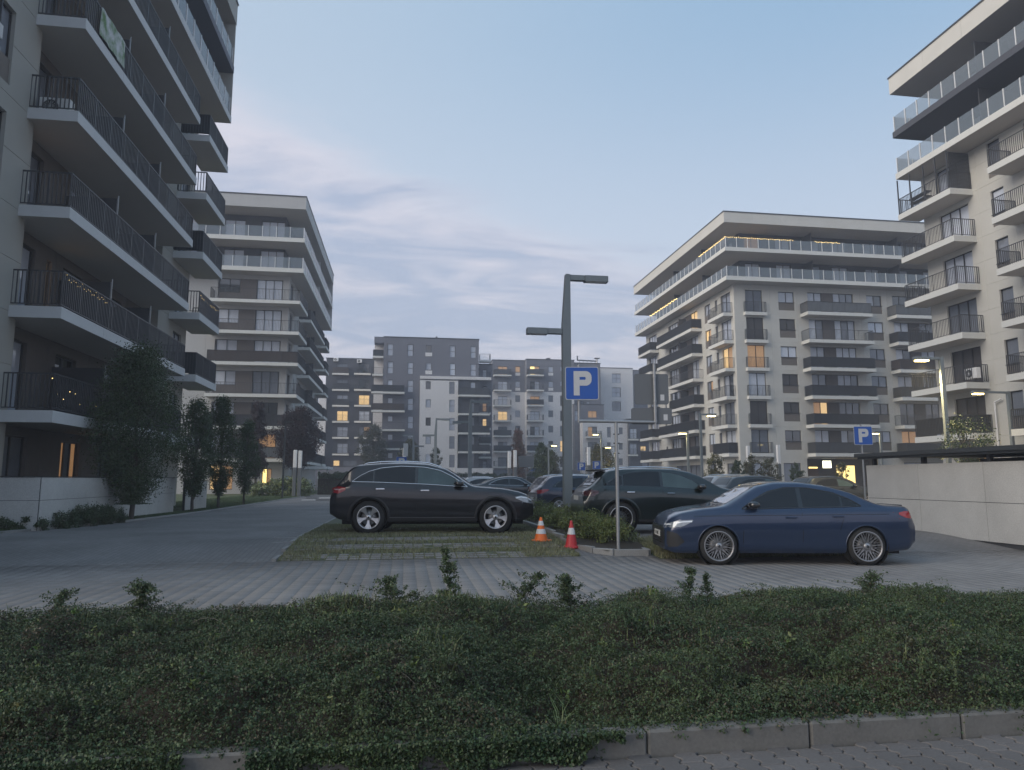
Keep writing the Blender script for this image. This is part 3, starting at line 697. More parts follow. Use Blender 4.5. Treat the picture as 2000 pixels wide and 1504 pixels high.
    vol(B, 'white_front', 818.5, 891, 743, Y - .6, M_greyw, wo, depth=.6, cope=False)
    (A, Z1), (C, Z0) = FP(818.5, 734.5, Y - .6), FP(955, 742.8, Y - .6)
    bulk(B, 'white_beam', A, Y - .6, Z0 - .02, C, Y - .02, Z1, M_greyw)
    vol(B, 'recess_wall', 891, 931, 743, Y - .3, M_dark, [(915, 924, 747, 759, 1, G_cur_sky)] + [(914, 922, y - 30, y - 4, 1, G_mid) for y in (810, 847, 883, 916)], depth=.25, cope=False)
    for i, y in enumerate((777, 813, 850, 886)):
        slab(B, 890.5, 950, y, Y - .3, 1.4, [M_anthrL, None, M_clad, M_clad][i])
    (A, Z1), (C, Z0) = FP(884, 914, Y - 2), FP(958, 925, Y - 2)
    bulk(B, 'podium_band', A, Y - 2, Z0, C, Y - .65, Z1, M_greyw); bulk(B, 'podium_wall', A, Y - 1.9, -.1, C, Y - .7, Z0 - .01, M_dark)
    mb = MB()
    for x in (851, 856, 860):
        p = FP(x, 660, Y); mb.box(p[0] - .15, Y + 3, p[1] - .2, p[0] + .15, Y + 3.3, p[1] + (.9 if x == 851 else .5), M_anthr)
    mb.build('roof_vent', B)
    # --- recessed link with balconies
    B = thing('apartment_building', 'narrow recessed grey block with stacked balconies beside the tallest far block', 'apartment building', (13, 119, 0))
    rows = [742, 775, 808, 838, 868, 893, 920]
    vol(B, 'building_body', 931, 957, 712, 120, M_dark2, [(938, 946, y - 20, y - 3, 1, {3: G_lit, 2: G_litd}.get(i)) for i, y in enumerate(rows)])
    slab(B, 931, 952, 709, 119.9, 1.2, None)
    for i, y in enumerate(rows): slab(B, 930, 953, y + 3, 120, 1.2, [None, M_anthrL, None, None, M_clad, None, None][i])
    # --- middle blocks, dark top and white below
    rows = [736.5 + 29.6 * k for k in range(7)]
    B = thing('apartment_building', 'far grey-topped block with white lower storeys and a balcony column at its left end', 'apartment building', (16, 141, 0))
    Y = 141
    def upper_lower(x0, x1, yt, Y, cols, door, lits):
        (_, ZM) = FP(x0, 765.5, Y)
        up = []; lo = []
        for r_, y in enumerate(rows):
            tgt = up if r_ < 2 else lo
            if door: tgt.append((door[0], door[1], y - 21, y - 3, 2, lits.get(r_)))
            for c, kind in cols:
                if r_ < 2: tgt.append((c, c + 9.5, y - 21, y - (9 if kind else 11), 1, {(0): G_litd}.get(r_) if lits.get('w') and kind else G_cur_sky))
                else: tgt.append((c, c + 9.5, y - 22.5, y - (9.5 if kind else 2), 1, G_lit if lits.get(('d', r_)) and not kind else rnd.choice((G_mid, G_blind, G_cur_sky)), None if kind else .45))
        vol(B, 'grey_top', x0, x1, yt, Y, M_dark2, up, yb=765.5)
        vol(B, 'white_base', x0, x1, 765.7, Y, M_greyw, lo, cope=False)
        for r_ in (0, 1):
            for c, kind in cols:
                if kind:
                    (A, Z1), (C, Z0) = FP(c, rows[r_] - 8, Y), FP(c + 9.5, rows[r_] - 2, Y); bulk(B, 'white_panel', A, Y - .05, Z0, C, Y + .1, Z1, M_greyw)
    upper_lower(957, 1022, 703.5, 141, [(1002, 1)], (968, 986), {0: G_litd, 3: G_lit, 'w': 1, 4: G_mid})
    for i, y in enumerate(rows): slab(B, 959, 993, y, 141, 1.3, [M_anthrL, None, None, None, M_anthrL, M_clad, None][i])
    B = thing('apartment_building', 'far grey-topped block with a brightly lit top corner flat beside the lamp post', 'apartment building', (23, 139, 0))
    upper_lower(1024, 1119, 702, 139, [(1067.5, 1), (1091, 0)], (1031, 1050), {0: G_litb, 2: G_litd, ('d', 5): 1})
    for i, y in enumerate(rows): slab(B, 1024, 1056, y, 139, 1.4, [M_anthrL, None, M_clad, None, None, M_clad, None][i])
    mb = MB(); p = FP(1073, 702, 139); mb.tube((p[0], 142, p[1] - .1), (p[0], 142, p[1] + .6), .12, .12, M_anthr); mb.box(p[0] - .4, 141.6, p[1] + .6, p[0] + .4, 142.4, p[1] + .72, M_anthr); mb.build('roof_vent', B)
    # --- dark stepped block behind the parking sign
    B = thing('apartment_building', 'stepped grey block behind the large parking sign with a vent pipe along its roof', 'apartment building', (33, 138, 0))
    vol(B, 'building_body', 1119, 1172, 709.5, 140.5, M_dark2, [(1121, 1128, 785, 790, 1, G_mid), (1132, 1139, 785, 790, 1, G_mid), (1144, 1151, 785, 790, 1, G_cur_sky)])
    vol(B, 'lower_body', 1119.5, 1179, 791, 137.5, M_dark2, [(1120.5, 1128, 803, 823, 1, G_cur_sky, .5), (1147, 1165, 804, 817, 2, G_litd)] + [(1120.5, 1128, y, y + 20, 1, G_mid, .5) for y in (833, 863, 893)], depth=3)
    mb = MB(); A = FP(1128, 702, 141); C = FP(1168, 703, 141)
    mb.tube((A[0], 142, A[1]), (C[0], 142, C[1] - .1), .14, .14, M_anthr); mb.tube((A[0], 142, A[1]), (A[0], 142, A[1] + .9), .14, .14, M_anthr); mb.tube((C[0], 142, C[1] - 1), (C[0], 142, C[1] + .4), .18, .18, M_greyw); mb.box(C[0] - .5, 141.6, C[1] + .4, C[0] + .5, 142.4, C[1] + .55, M_anthr)
    for k in range(5): x = A[0] + (C[0] - A[0]) * (k + .5) / 5; mb.tube((x, 142, A[1] - 1.1), (x, 142, A[1]), .05, .05, M_anthr)
    mb.build('vent_pipe', B)
    B = thing('apartment_building', 'plain white far block with a single column of square windows right of the parking sign', 'apartment building', (36, 146, 0))
    vol(B, 'building_body', 1172.5, 1238.5, 719, 146, M_greyw, [(1196, 1214.5, y, y + 19, 2, {2: G_mid}.get(i, G_cur_sky), .5) for i, y in enumerate((730, 757.5, 785))])
    vol(B, 'dark_wing', 1238.6, 1330, 724, 149, M_dark2, [(1286, 1293, 781, 792, 1, G_cur_sky)])
    B = thing('apartment_building', 'low white far block below the sign crossbar with one balcony column', 'apartment building', (34, 135, 0))
    ops = [(1147, 1166, 834, 855, 2, G_litd), (1147, 1166, 864, 886, 2, G_mid), (1147, 1166, 896, 916, 2, G_mid)]
    for k in range(3): ops += [(1186, 1194, 835 + 29.7*k, 855 + 29.7*k, 1, G_mid, .5), (1210, 1218.5, 836 + 29.7*k, 849 + 29.7*k, 1, G_mid)]
    vol(B, 'building_body', 1136.5, 1230.5, 825, 134.5, M_greyw, ops, depth=2.5)
    for y in (857, 888, 918): slab(B, 1142, 1173, y, 134.5, 1.3)
    vol(B, 'dark_end', 1230.6, 1300, 820, 133.5, M_dark, [(1233, 1248, 838, 858, 2, G_cur_sky2), (1233, 1248, 867, 888, 2, G_cur_sky), (1255, 1267, 872, 881, 2, G_lit), (1258, 1270, 897, 912, 2, G_mid)], depth=12)
    for y in (861, 891): slab(B, 1229, 1249, y, 133.5, .4); slab(B, 1256, 1275, y, 133.5, .9)
    # podium and hedge line base
    pw = MB()
    (a, b), (c, _) = FP(957, 917, 136), FP(1120, 917, 136); pw.box(a, 136, -.1, c, 138.5, b, M_dark2)
    tag(pw.build('retaining_wall'), 'low grey retaining wall under the far white blocks', 'wall')
    # two air conditioners on the left wing
    for i, (x, y) in enumerate(((658, 706), (701, 709))):
        p = FP(x, y, 130); ac(p[0], 129.6, p[1], 0, ('white air conditioner near the left end of the charcoal wing', 'white air conditioner beside the tall block on the charcoal wing')[i])
_ac = {}
def ac(x, y, z, rz, label, w=.85, h=.6):
    t = thing('air_conditioner', label, 'air conditioner', (x, y, z), rz, 'outdoor air conditioning units')
    if not _ac:
        a = MB(); a.bbox(0, 0, 0, w, .3, h, M_white, .02); _ac['c'] = a.me('casing')
        f = MB(); f.lathe([(.22, -.012), (.22, -.03), (.19, -.03), (.19, -.004), (.0, -.004)], M_anthr, 20, 'y', (.33, 0, .3))
        for k in range(8): an = k * math.pi / 8; f.box(-.2, -.025, -.004, .2, -.02, .004, M_white, Matrix.Translation((.33, 0, .3)) @ Matrix.Rotation(an, 4, 'Y'))
        _ac['f'] = f.me('fan_grille')
    obj('casing', _ac['c'], W[t.name], t); obj('fan_grille', _ac['f'], W[t.name], t)
    return t
# ======================================================================= ground
def field(name, x0, x1, y0, y1, nx, ny, zf, m, smooth=True):
    xs = np.linspace(x0, x1, nx); ys = np.linspace(y0, y1, ny)
    Xg, Yg = np.meshgrid(xs, ys); Z = zf(Xg, Yg)
    V = np.stack([Xg.ravel(), Yg.ravel(), Z.ravel()], 1); i = np.arange(nx * ny).reshape(ny, nx)
    F = np.stack([i[:-1, :-1].ravel(), i[:-1, 1:].ravel(), i[1:, 1:].ravel(), i[1:, :-1].ravel()], 1)
    return npmesh(name, V, F, m, smooth)
vgz = np.vectorize(gz)

def paver_mat(name, base, dark, sx, sy, bump=.4):
    m = bpy.data.materials.new(name); m.use_nodes = True; t = m.node_tree; b = t.nodes['Principled BSDF']; l = t.links.new
    co = t.nodes.new('ShaderNodeTexCoord'); mp = t.nodes.new('ShaderNodeMapping'); l(co.outputs['Object'], mp.inputs[0]); mp.inputs['Rotation'].default_value = (0, 0, R(90))
    br = t.nodes.new('ShaderNodeTexBrick'); l(mp.outputs[0], br.inputs[0]); br.inputs['Scale'].default_value = 1; br.inputs['Brick Width'].default_value = sx; br.inputs['Row Height'].default_value = sy
    br.inputs['Mortar Size'].default_value = .008; br.inputs['Mortar Smooth'].default_value = .3; br.inputs['Color1'].default_value = (*base, 1); br.inputs['Color2'].default_value = tuple(c * .86 for c in base) + (1,); br.inputs['Mortar'].default_value = (*dark, 1)
    nz = t.nodes.new('ShaderNodeTexNoise'); l(co.outputs['Object'], nz.inputs[0]); nz.inputs['Scale'].default_value = .45; nz.inputs['Detail'].default_value = 8
    mr = t.nodes.new('ShaderNodeMapRange'); l(nz.outputs[0], mr.inputs[0]); mr.inputs[1].default_value = .3; mr.inputs[2].default_value = .7; mr.inputs[3].default_value = .72; mr.inputs[4].default_value = 1.18
    vm = t.nodes.new('ShaderNodeVectorMath'); vm.operation = 'SCALE'; l(br.outputs[0], vm.inputs[0]); l(mr.outputs[0], vm.inputs['Scale']); l(vm.outputs[0], b.inputs['Base Color'])
    b.inputs['Roughness'].default_value = .8
    bp = t.nodes.new('ShaderNodeBump'); bp.inputs['Strength'].default_value = bump; bp.inputs['Distance'].default_value = .006; bp.invert = True; l(br.outputs[1], bp.inputs['Height']); l(bp.outputs[0], b.inputs['Normal'])
    return m
def var_mat(name, base, amt=.20, nscale=.5, fine=60, rough=.85, island=.12, stain=(.5, .5, .5)):
    m = bpy.data.materials.new(name); m.use_nodes = True; t = m.node_tree; b = t.nodes['Principled BSDF']; l = t.links.new
    co = t.nodes.new('ShaderNodeTexCoord'); g = t.nodes.new('ShaderNodeNewGeometry'); oi = t.nodes.new('ShaderNodeObjectInfo')
    nz = t.nodes.new('ShaderNodeTexNoise'); l(g.outputs['Position'], nz.inputs[0]); nz.inputs['Scale'].default_value = nscale; nz.inputs['Detail'].default_value = 8; nz.inputs['Roughness'].default_value = .65
    nf = t.nodes.new('ShaderNodeTexNoise'); l(g.outputs['Position'], nf.inputs[0]); nf.inputs['Scale'].default_value = fine; nf.inputs['Detail'].default_value = 3
    def mrr(s, a, c, d, e):
        q = t.nodes.new('ShaderNodeMapRange'); l(s, q.inputs[0]); q.inputs[1].default_value = a; q.inputs[2].default_value = c; q.inputs[3].default_value = d; q.inputs[4].default_value = e; return q.outputs[0]
    def mul(a, c):
        q = t.nodes.new('ShaderNodeMath'); q.operation = 'MULTIPLY'; l(a, q.inputs[0]); l(c, q.inputs[1]); return q.outputs[0]
    k = mul(mrr(nz.outputs[0], .3, .7, 1 - amt, 1 + amt), mrr(nf.outputs[0], .3, .7, .9, 1.1))
    k = mul(k, mrr(g.outputs['Random Per Island'], 0, 1, 1 - island, 1 + island)); k = mul(k, mrr(oi.outputs['Random'], 0, 1, 1 - island, 1 + island))
    vm = t.nodes.new('ShaderNodeVectorMath'); vm.operation = 'SCALE'; vm.inputs[0].default_value = base; l(k, vm.inputs['Scale']); l(vm.outputs[0], b.inputs['Base Color'])
    b.inputs['Roughness'].default_value = rough
    bp = t.nodes.new('ShaderNodeBump'); bp.inputs['Strength'].default_value = .25; bp.inputs['Distance'].default_value = .004; l(nf.outputs[0], bp.inputs['Height']); l(bp.outputs[0], b.inputs['Normal'])
    return m

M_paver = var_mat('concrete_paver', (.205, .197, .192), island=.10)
M_paverF = var_mat('pavement_paver_vignette', (.115, .11, .11), island=.12)  # base colour darkened to stand in for lens vignetting
M_road = paver_mat('concrete_block_paving', (.190, .184, .182), (.12, .116, .114), .2, .1)
M_joint = mat('joint_sand', (.11, .105, .10), .95, noise=.3, nscale=20)
M_soil = mat('dark_soil', (.035, .028, .02), .95, noise=.3, nscale=6)
M_kerbF = var_mat('kerb_vignette', (.14, .137, .13), island=.08)  # concrete kerb in a darker tone, with the lens vignetting in its colour
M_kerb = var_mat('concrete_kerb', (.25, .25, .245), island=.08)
M_turf = mat('lawn_turf', (.045, .075, .022), .95, noise=.35, nscale=8, col2=(.075, .09, .035))

def zigzag(w, l, a):      # block outline with waved long sides, tiles in x by w and in y by l
    L_ = [(0, 0), (0, .07), (a, .18), (a, .32), (0, .43), (0, .57), (a, .68), (a, .82), (0, .93), (0, 1)]
    left = [(x, y * l) for x, y in L_]; right = [(x + w, y) for x, y in left]
    return [right[0]] + right[1:] + left[::-1]
def block_me(w, l, h, a, m, gap=.004, ch=.006):
    pts = zigzag(w, l, a); cx = sum(p[0] for p in pts) / len(pts); cy = l / 2
    def off(p, g):
        sx = -1 if p[0] > cx else 1
        x = p[0] + sx * g; y = min(max(p[1], g), l - g); return (x, y)
    bot = [(*off(p, gap), -h) for p in pts]; mid = [(*off(p, gap), -ch) for p in pts]; top = [(*off(p, gap + ch), 0) for p in pts]
    n = len(pts); F = [tuple(range(2*n, 3*n))] + [(k, (k+1) % n, n + (k+1) % n, n + k) for k in range(n)] + [(n+k, n+(k+1) % n, 2*n+(k+1) % n, 2*n+k) for k in range(n)]
    return bot + mid + top, F

def ground():
    g = field('ground', -400, 400, -60, 900, 3, 3, lambda x, y: x * 0 - .32, M_soil, False)
    tag(obj('ground', g), kind='structure')
    # the car-park road, following the gentle rise
    n = 60
    me = field('road', -9.6, 40, 13.55, 128, 40, 260, lambda x, y: vgz(y) - .004, M_road)
    tag(obj('road', me), kind='structure')
    me = field('road_bed', -60, 60, 7.7, 13.6, 4, 12, lambda x, y: vgz(y) - .007, M_joint)
    rb = tag(obj('road_near', me), kind='structure')
    # near paving: real blocks
    vs, F = block_me(.2, .1, .03, .012, M_paver, .0014, .0018); V = np.array(vs, np.float32); nV = len(V)
    P = []
    for i, x in enumerate(np.arange(-11, 17.5, .2)):
        for y in np.arange(7.75 + (.05 if i % 2 else 0), 13.55, .1):
            z = gz(y + .05); P.append((x, y, z + rnd.uniform(-.001, .001)))
    P = np.array(P, np.float32); VV = (V[None] + P[:, None]).reshape(-1, 3)
    # three polygon sizes: top n-gon and quads -> build separately
    big = np.array([F[0]]); quads = np.array(F[1:])
    def rep(Fa): return (Fa[None] + (np.arange(len(P)) * nV)[:, None, None]).reshape(-1, Fa.shape[1])
    me = bpy.data.meshes.new('paving_blocks'); FB, FQ = rep(big), rep(quads[len(vs)//3:]) if True else None
    nf = len(FB) + len(FQ); loops = np.concatenate([FB.ravel(), FQ.ravel()]).astype(np.int32)
    me.vertices.add(len(VV)); me.vertices.foreach_set('co', VV.ravel()); me.loops.add(len(loops)); me.loops.foreach_set('vertex_index', loops)
    tot = np.concatenate([np.full(len(FB), FB.shape[1]), np.full(len(FQ), 4)]).astype(np.int32); st = np.concatenate([[0], np.cumsum(tot)[:-1]]).astype(np.int32)
    me.polygons.add(nf); me.polygons.foreach_set('loop_start', st); me.polygons.foreach_set('loop_total', tot); me.materials.append(M_paver); me.update(calc_edges=True)
    o = obj('paving_blocks', me, None, rb); o['kind'] = 'stuff'
    # foreground pavement
    me = field('pavement_bed', -6, 8, 1.5, 4.12, 2, 2, lambda x, y: x * 0 - .275, M_joint)
    pv = tag(obj('pavement', me), kind='structure')
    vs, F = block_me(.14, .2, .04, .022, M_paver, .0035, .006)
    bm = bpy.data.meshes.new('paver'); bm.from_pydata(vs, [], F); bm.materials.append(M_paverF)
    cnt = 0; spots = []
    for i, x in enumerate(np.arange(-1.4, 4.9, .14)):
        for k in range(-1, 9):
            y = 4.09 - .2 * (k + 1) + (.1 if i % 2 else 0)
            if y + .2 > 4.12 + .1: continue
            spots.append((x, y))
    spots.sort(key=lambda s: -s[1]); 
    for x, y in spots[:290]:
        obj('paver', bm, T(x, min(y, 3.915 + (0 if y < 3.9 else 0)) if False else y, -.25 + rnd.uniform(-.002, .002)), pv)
    # kerb along the pavement: stones one metre long
    kb = thing('kerb', 'grey concrete kerb stones edging the green bank at the bottom of the view', 'kerb', (1.4, 4.2, -.25))
    for i, x in enumerate(np.arange(-3.6, 6.5, 1.0)):
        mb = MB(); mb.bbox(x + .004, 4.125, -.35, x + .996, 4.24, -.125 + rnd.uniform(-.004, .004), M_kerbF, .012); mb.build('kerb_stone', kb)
    # kerb behind the bank
    mb = MB(); mb.box(-12, 7.68, -.3, 17, 7.75, -.185, M_kerb); tag(mb.build('edging_strip'), 'thin concrete edging between the green bank and the road', 'kerb')
    # left kerb of the road and lawn strip
    pts = [(-16, 12), (-12.5, 15.5), (-10.6, 17.6), (-9.45, 18.95), (-8.85, 21.2), (-8.4, 24), (-8.15, 28), (-8.0, 33), (-7.9, 40), (-7.7, 55), (-7.45, 73), (-7.4, 90)]
    kb = thing('kerb', 'low concrete kerb curving along the left side of the car-park road', 'kerb', (-8, 30, 0))
    V = []; 
    for i in range(len(pts) - 1):
        a, b = Vector(pts[i]), Vector(pts[i+1]); Ln = (b - a).length; m_ = max(1, round(Ln / 1.0)) if a.y < 60 else 4
        for k in range(m_):
            p = a.lerp(b, k / m_); q = a.lerp(b, (k + 1) / m_); ang = math.atan2((q-p).y, (q-p).x); l_ = (q-p).length
            mb = MB(); mb.bbox(.004, -.0, -.12, l_ - .004, .1, .05, M_kerb, .01); mb.build('kerb_stone', kb, T(p.x, p.y, gz(p.y), ang))
    mb = MB()
    for i in range(len(pts) - 1):
        (x0, y0), (x1, y1) = pts[i], pts[i+1]
        mb.face([(-28, y0, gz(y0) + .02), (x0 - .08, y0, gz(y0) + .02), (x1 - .08, y1, gz(y1) + .02), (-28, y1, gz(y1) + .02)], M_turf)
    tag(mb.build('lawn'), kind='structure')
    # grass-block parking bay under the black car
    bay = field('grass_block_bay', -2.25, 3.35, 13.56, 40, 12, 60, lambda x, y: vgz(y) + .004, mat('bay_soil', (.11, .105, .085), .95, noise=.4, nscale=7, col2=(.075, .095, .04)))
    by = tag(obj('parking_bay', bay), kind='structure')
    mb = MB(); rr = random.Random(3)
    for j, y in enumerate(np.arange(13.6, 19.5, .2)):
        if j % 5 in (3, 4): continue
        for i, x in enumerate(np.arange(-2.2 + max(0, 0), 3.2, .2)):
            if rr.random() < .06: continue
            z = gz(y + .09) + .012
            mb.box(x + .012, y + .012, z - .05, x + .188, y + .172, z + rr.uniform(-.003, .003), M_paver)
    o = mb.build('paving_blocks', by); o['kind'] = 'stuff'
    # bay side edging (left)
    mb = MB(); mb.box(-2.33, 13.56, -.3, -2.25, 40, .0, M_kerb) if False else None
    for y in np.arange(13.56, 40, 1.0):
        mb.box(-2.33, y, gz(y) - .15, -2.252, y + .99, (gz(y) + gz(y + 1)) / 2 + .012, M_kerb)
    tag(mb.build('edging_strip'), 'flush concrete edging along the left side of the grass-block bay', 'kerb')
    # far right grass under the blue car front
    # planted island between the bays
    isl = thing('planter_kerb', 'raised concrete kerb round the shrub island at the foot of the sign pole', 'kerb', (4.2, 14, gz(14)))
    ring = [(3.42, 26), (3.42, 20), (3.4, 16.2), (3.5, 14.6), (3.72, 13.95), (4.05, 13.66), (4.72, 13.58), (4.75, 15), (4.9, 20), (4.9, 26)]
    for i in range(len(ring) - 1):
        a, b = Vector(ring[i]), Vector(ring[i+1]); Ln = (b - a).length; m_ = max(1, round(Ln / 1.0))
        for k in range(m_):
            p = a.lerp(b, k / m_); q = a.lerp(b, (k+1) / m_); ang = math.atan2((q-p).y, (q-p).x)
            mb = MB(); mb.bbox(.003, -.05, -.2, (q-p).length - .003, .05, .12, M_kerb, .012); mb.build('kerb_stone', isl, T(p.x, p.y, min(gz(p.y), gz(q.y)) , ang))
    mb = MB()
    for i in range(14):
        y0, y1 = 13.66 + i * .88, 13.66 + (i+1) * .88
        mb.face([(3.5 if i else 3.9, y0, gz(y0) + .09), (4.72, y0, gz(y0) + .09), (4.85, y1, gz(y1) + .09), (3.45, y1, gz(y1) + .09)], M_soil)
    tag(mb.build('planting_bed'), kind='structure')
    # grass strip right of the island, under the blue car's nose
    me = field('verge', 4.8, 9.6, 13.15, 15.4, 12, 12, lambda x, y: vgz(y) + .006, M_turf)
    tag(obj('grass_verge', me), kind='structure')
    # painted marks on the road at left
    mb = MB()
    for (x, y, w) in ((-2.9, 20.2, .5), (-2.75, 18.0, .45), (-2.8, 16.4, .5), (-2.7, 15.6, .45)):
        mb.box(x, y, gz(y) - .02, x + w, y + .07, gz(y) + .006, mat('worn_white_paint', (.26, .26, .26), .8, noise=.4, nscale=9))
    tag(mb.build('bay_marking'), kind='structure')
    # speed cushion strips far down the road
    mb = MB()
    for k in range(5): mb.box(-6.8 + k * .9, 52, .0, -6.0 + k * .9, 52.4, .05, M_anthr if k % 2 == 0 else M_greyw); mb.box(-6.4 + k * .9, 47, .0, -5.6 + k * .9, 47.35, .05, M_anthr if k % 2 else M_greyw)
    tag(mb.build('speed_bump'), 'black and white speed bump across the road beyond the left trees', 'speed bump')

def panel_wall(name, label, x, y0, y1, zb, zt, cols, zmid, face, cap=True, thick=.12):
    t = thing(name, label, 'wall', (x, (y0 + y1) / 2, 0))
    m = M_panel; ys = sorted([y0] + cols + [y1]); g = .006
    s = 1 if face == 'E' else -1
    for a, b in zip(ys[:-1], ys[1:]):
        for c, d in ((zb, zmid), (zmid, zt)):
            mb = MB(); x0, x1 = sorted((x, x - s * .02)); mb.bbox(x0, a + g, c + g, x1, b - g, d - g, m, .002); mb.build('panel', t)
    mb = MB(); x0, x1 = sorted((x - s * .03, x - s * thick)); mb.box(x0, y0, zb - .12, x1, y1, zt - .01, M_anthr); mb.build('backing', t)
    if cap:
        x0, x1 = sorted((x + s * .012, x - s * (thick + .02))); mb = MB(); mb.box(x0, y0 - .01, zt + .002, x1, y1 + .01, zt + .03, M_coping); mb.build('coping', t)
    return t
M_panel = var_mat('fibre_cement_panel', (.50, .50, .49), amt=.11, nscale=.9, fine=35, rough=.6, island=.02)
def walls():
    panel_wall('boundary_wall', 'long white panel wall with dark coping in front of the left block', -9.1, 19.8, 30.5, .0, 1.36, [22.4, 25.0, 27.6], .78, 'E')
    panel_wall('boundary_wall', 'short white panel wall end behind the second tree on the left', -9.05, 31.85, 35.1, .0, 1.24, [], .7, 'E')
    t = thing('boundary_wall', 'darker set-back panel between the two white walls behind the left trees', 'wall', (-9.6, 31, 0))
    mb = MB(); mb.box(-9.9, 30.52, 0, -9.8, 31.83, 1.29, M_panel); mb.build('panel', t); mb = MB(); mb.box(-9.91, 30.52, 1.292, -9.79, 31.83, 1.32, M_coping); mb.build('coping', t)
    t = thing('boundary_wall', 'grey panel wall facing the viewer at the far left under the lowest balcony', 'wall', (-11, 19.8, 0))
    for a, b in ((-15.4, -12.9), (-12.9, -10.4), (-10.4, -9.12)):
        for c, d in ((.0, .78), (.78, 1.36)):
            mb = MB(); mb.bbox(a + .006, 19.76, c + .006, b - .006, 19.78, d - .006, M_panel, .002); mb.build('panel', t)
    mb = MB(); mb.box(-15.4, 19.785, -.1, -9.23, 19.9, 1.35, M_anthr); mb.build('backing', t); mb = MB(); mb.box(-15.4, 19.74, 1.362, -9.24, 19.92, 1.39, M_coping); mb.build('coping', t)
    # bin shelter at right
    t = panel_wall('bin_shelter', 'white panelled bin shelter wall with a dark roof edge behind the blue car', 12.8, 8.0, 18.4, -.06, 1.7, [10.2, 12.25, 14.3, 16.37], .8, 'W', cap=False)
    mb = MB(); mb.box(12.55, 7.9, 1.92, 16.5, 18.55, 2.02, M_coping); mb.box(12.62, 7.95, 1.86, 12.70, 18.5, 1.919, M_coping); mb.build('shelter_roof', t)
    for y in (8.2, 10.2, 12.25, 14.3, 16.37, 18.3):
        mb = MB(); mb.box(12.95, y - .05, -.2, 13.05, y + .05, 1.919, M_anthr); mb.build('post', t)
    mb = MB(); mb.box(12.93, 18.3, -.2, 16.4, 18.4, 1.7, M_panel); mb.build('end_wall', t)
    mb = MB(); mb.box(16.3, 8, -.2, 16.4, 18.29, 1.9, M_brown); mb.build('back_wall', t)
    for y in np.arange(8.5, 18.3, .9):
        mb = MB(); mb.box(12.84, y, -.22, 12.9, y + .1, -.06, M_anthr); mb.build('foot', t)

# ======================================================================= lamps, signs, cones
def head(mb, x, y, z, d, m, L_=1.15, h=.17, w=.16):
    pass
def big_lamp(label, x, y, z, rot, H=7.0, arm2=5.36, lit=False, s=1.0, group='tall square-section lamp posts'):
    t = thing('street_lamp', label, 'street lamp', (x, y, z), rot, group)
    Mx = W[t.name]
    p = MB(); w = .125
    # shaft with one vertical edge and one raking edge towards the top
    zt = H; zj = arm2 + .25
    def ring(x0, x1, zz): return [(x0, -.11, zz), (x1, -.11, zz), (x1, .11, zz), (x0, .11, zz)]
    R_ = [ring(-.115, .115, -.1), ring(-.115, .115, zj - .1), ring(-.01, .115, zt - .01), ring(-.01, .115, zt)]
    vs = sum(R_, []); fs = [(3, 2, 1, 0), (12, 13, 14, 15)]
    for i in range(3):
        for k in range(4): a = i*4+k; b = i*4+(k+1) % 4; fs.append((a, b, b+4, a+4))
    p.mesh(vs, fs, M_pole); pl = p.build('pole', t, Mx)
    b = MB(); b.box(-.2, -.2, -.1, .2, .2, .03, M_pole); b.build('base_plate', t, Mx)
    for sx, zz, ln in ((1, zt - .01, 1.1), (-1, arm2 + .08, 1.0)):
        a = MB(); x0 = .117 if sx > 0 else -.117
        xa, xb = sorted((x0, x0 + sx * .42)); a.bbox(xa, -.09, zz - .15, xb, .09, zz, M_pole, .01); am = a.build('lamp_arm', t, Mx)
        xa, xb = sorted((x0 + sx * .422, x0 + sx * ln)); c = MB(); c.bbox(xa, -.12, zz - .175, xb, .12, zz, M_pole, .012); c.box(xa + .05, -.08, zz - .185, xb - .05, .08, zz - .176, M_white); c.build('lamp_head', am, Mx)
    return t
def lit_lamp(label, x, y, z, rot, H, arm=.9, energy=40, group='lit street lamps', both=False):
    t = thing('street_lamp', label, 'street lamp', (x, y, z), rot, group); Mx = W[t.name]
    p = MB(); p.box(-.075, -.075, -.1, .075, .075, H, M_pole); p.build('pole', t, Mx)
    for sx in ((-1, 1) if both else (-1,)):
        a = MB(); xa, xb = sorted((sx * .078, sx * arm)); a.bbox(xa, -.06, H - .12, xb, .06, H - .01, M_pole, .008); am = a.build('lamp_arm', t, Mx)
        xa, xb = sorted((sx * (arm + .002), sx * (arm + .62))); c = MB(); c.bbox(xa, -.13, H - .14, xb, .13, H, M_pole, .01); hd = c.build('lamp_head', t, Mx)
        for k in (0, 1):
            g = MB(); m0 = xa + .05 + k * .28; g.bbox(m0, -.14, H - .20, m0 + .24, .10, H - .1405, M_lamp, .01); g.build('lamp_lens', hd, Mx)
        if energy:
            l = bpy.data.lights.new('lamp_light', 'SPOT'); l.energy = energy; l.color = (1, .78, .38); l.spot_size = R(150); l.spot_blend = .8; l.shadow_soft_size = .15
            lo = bpy.data.objects.new('lamp_light', l); link(lo, Mx @ Matrix.Translation(((xa + xb) / 2, 0, H - .24)), t)
    return t

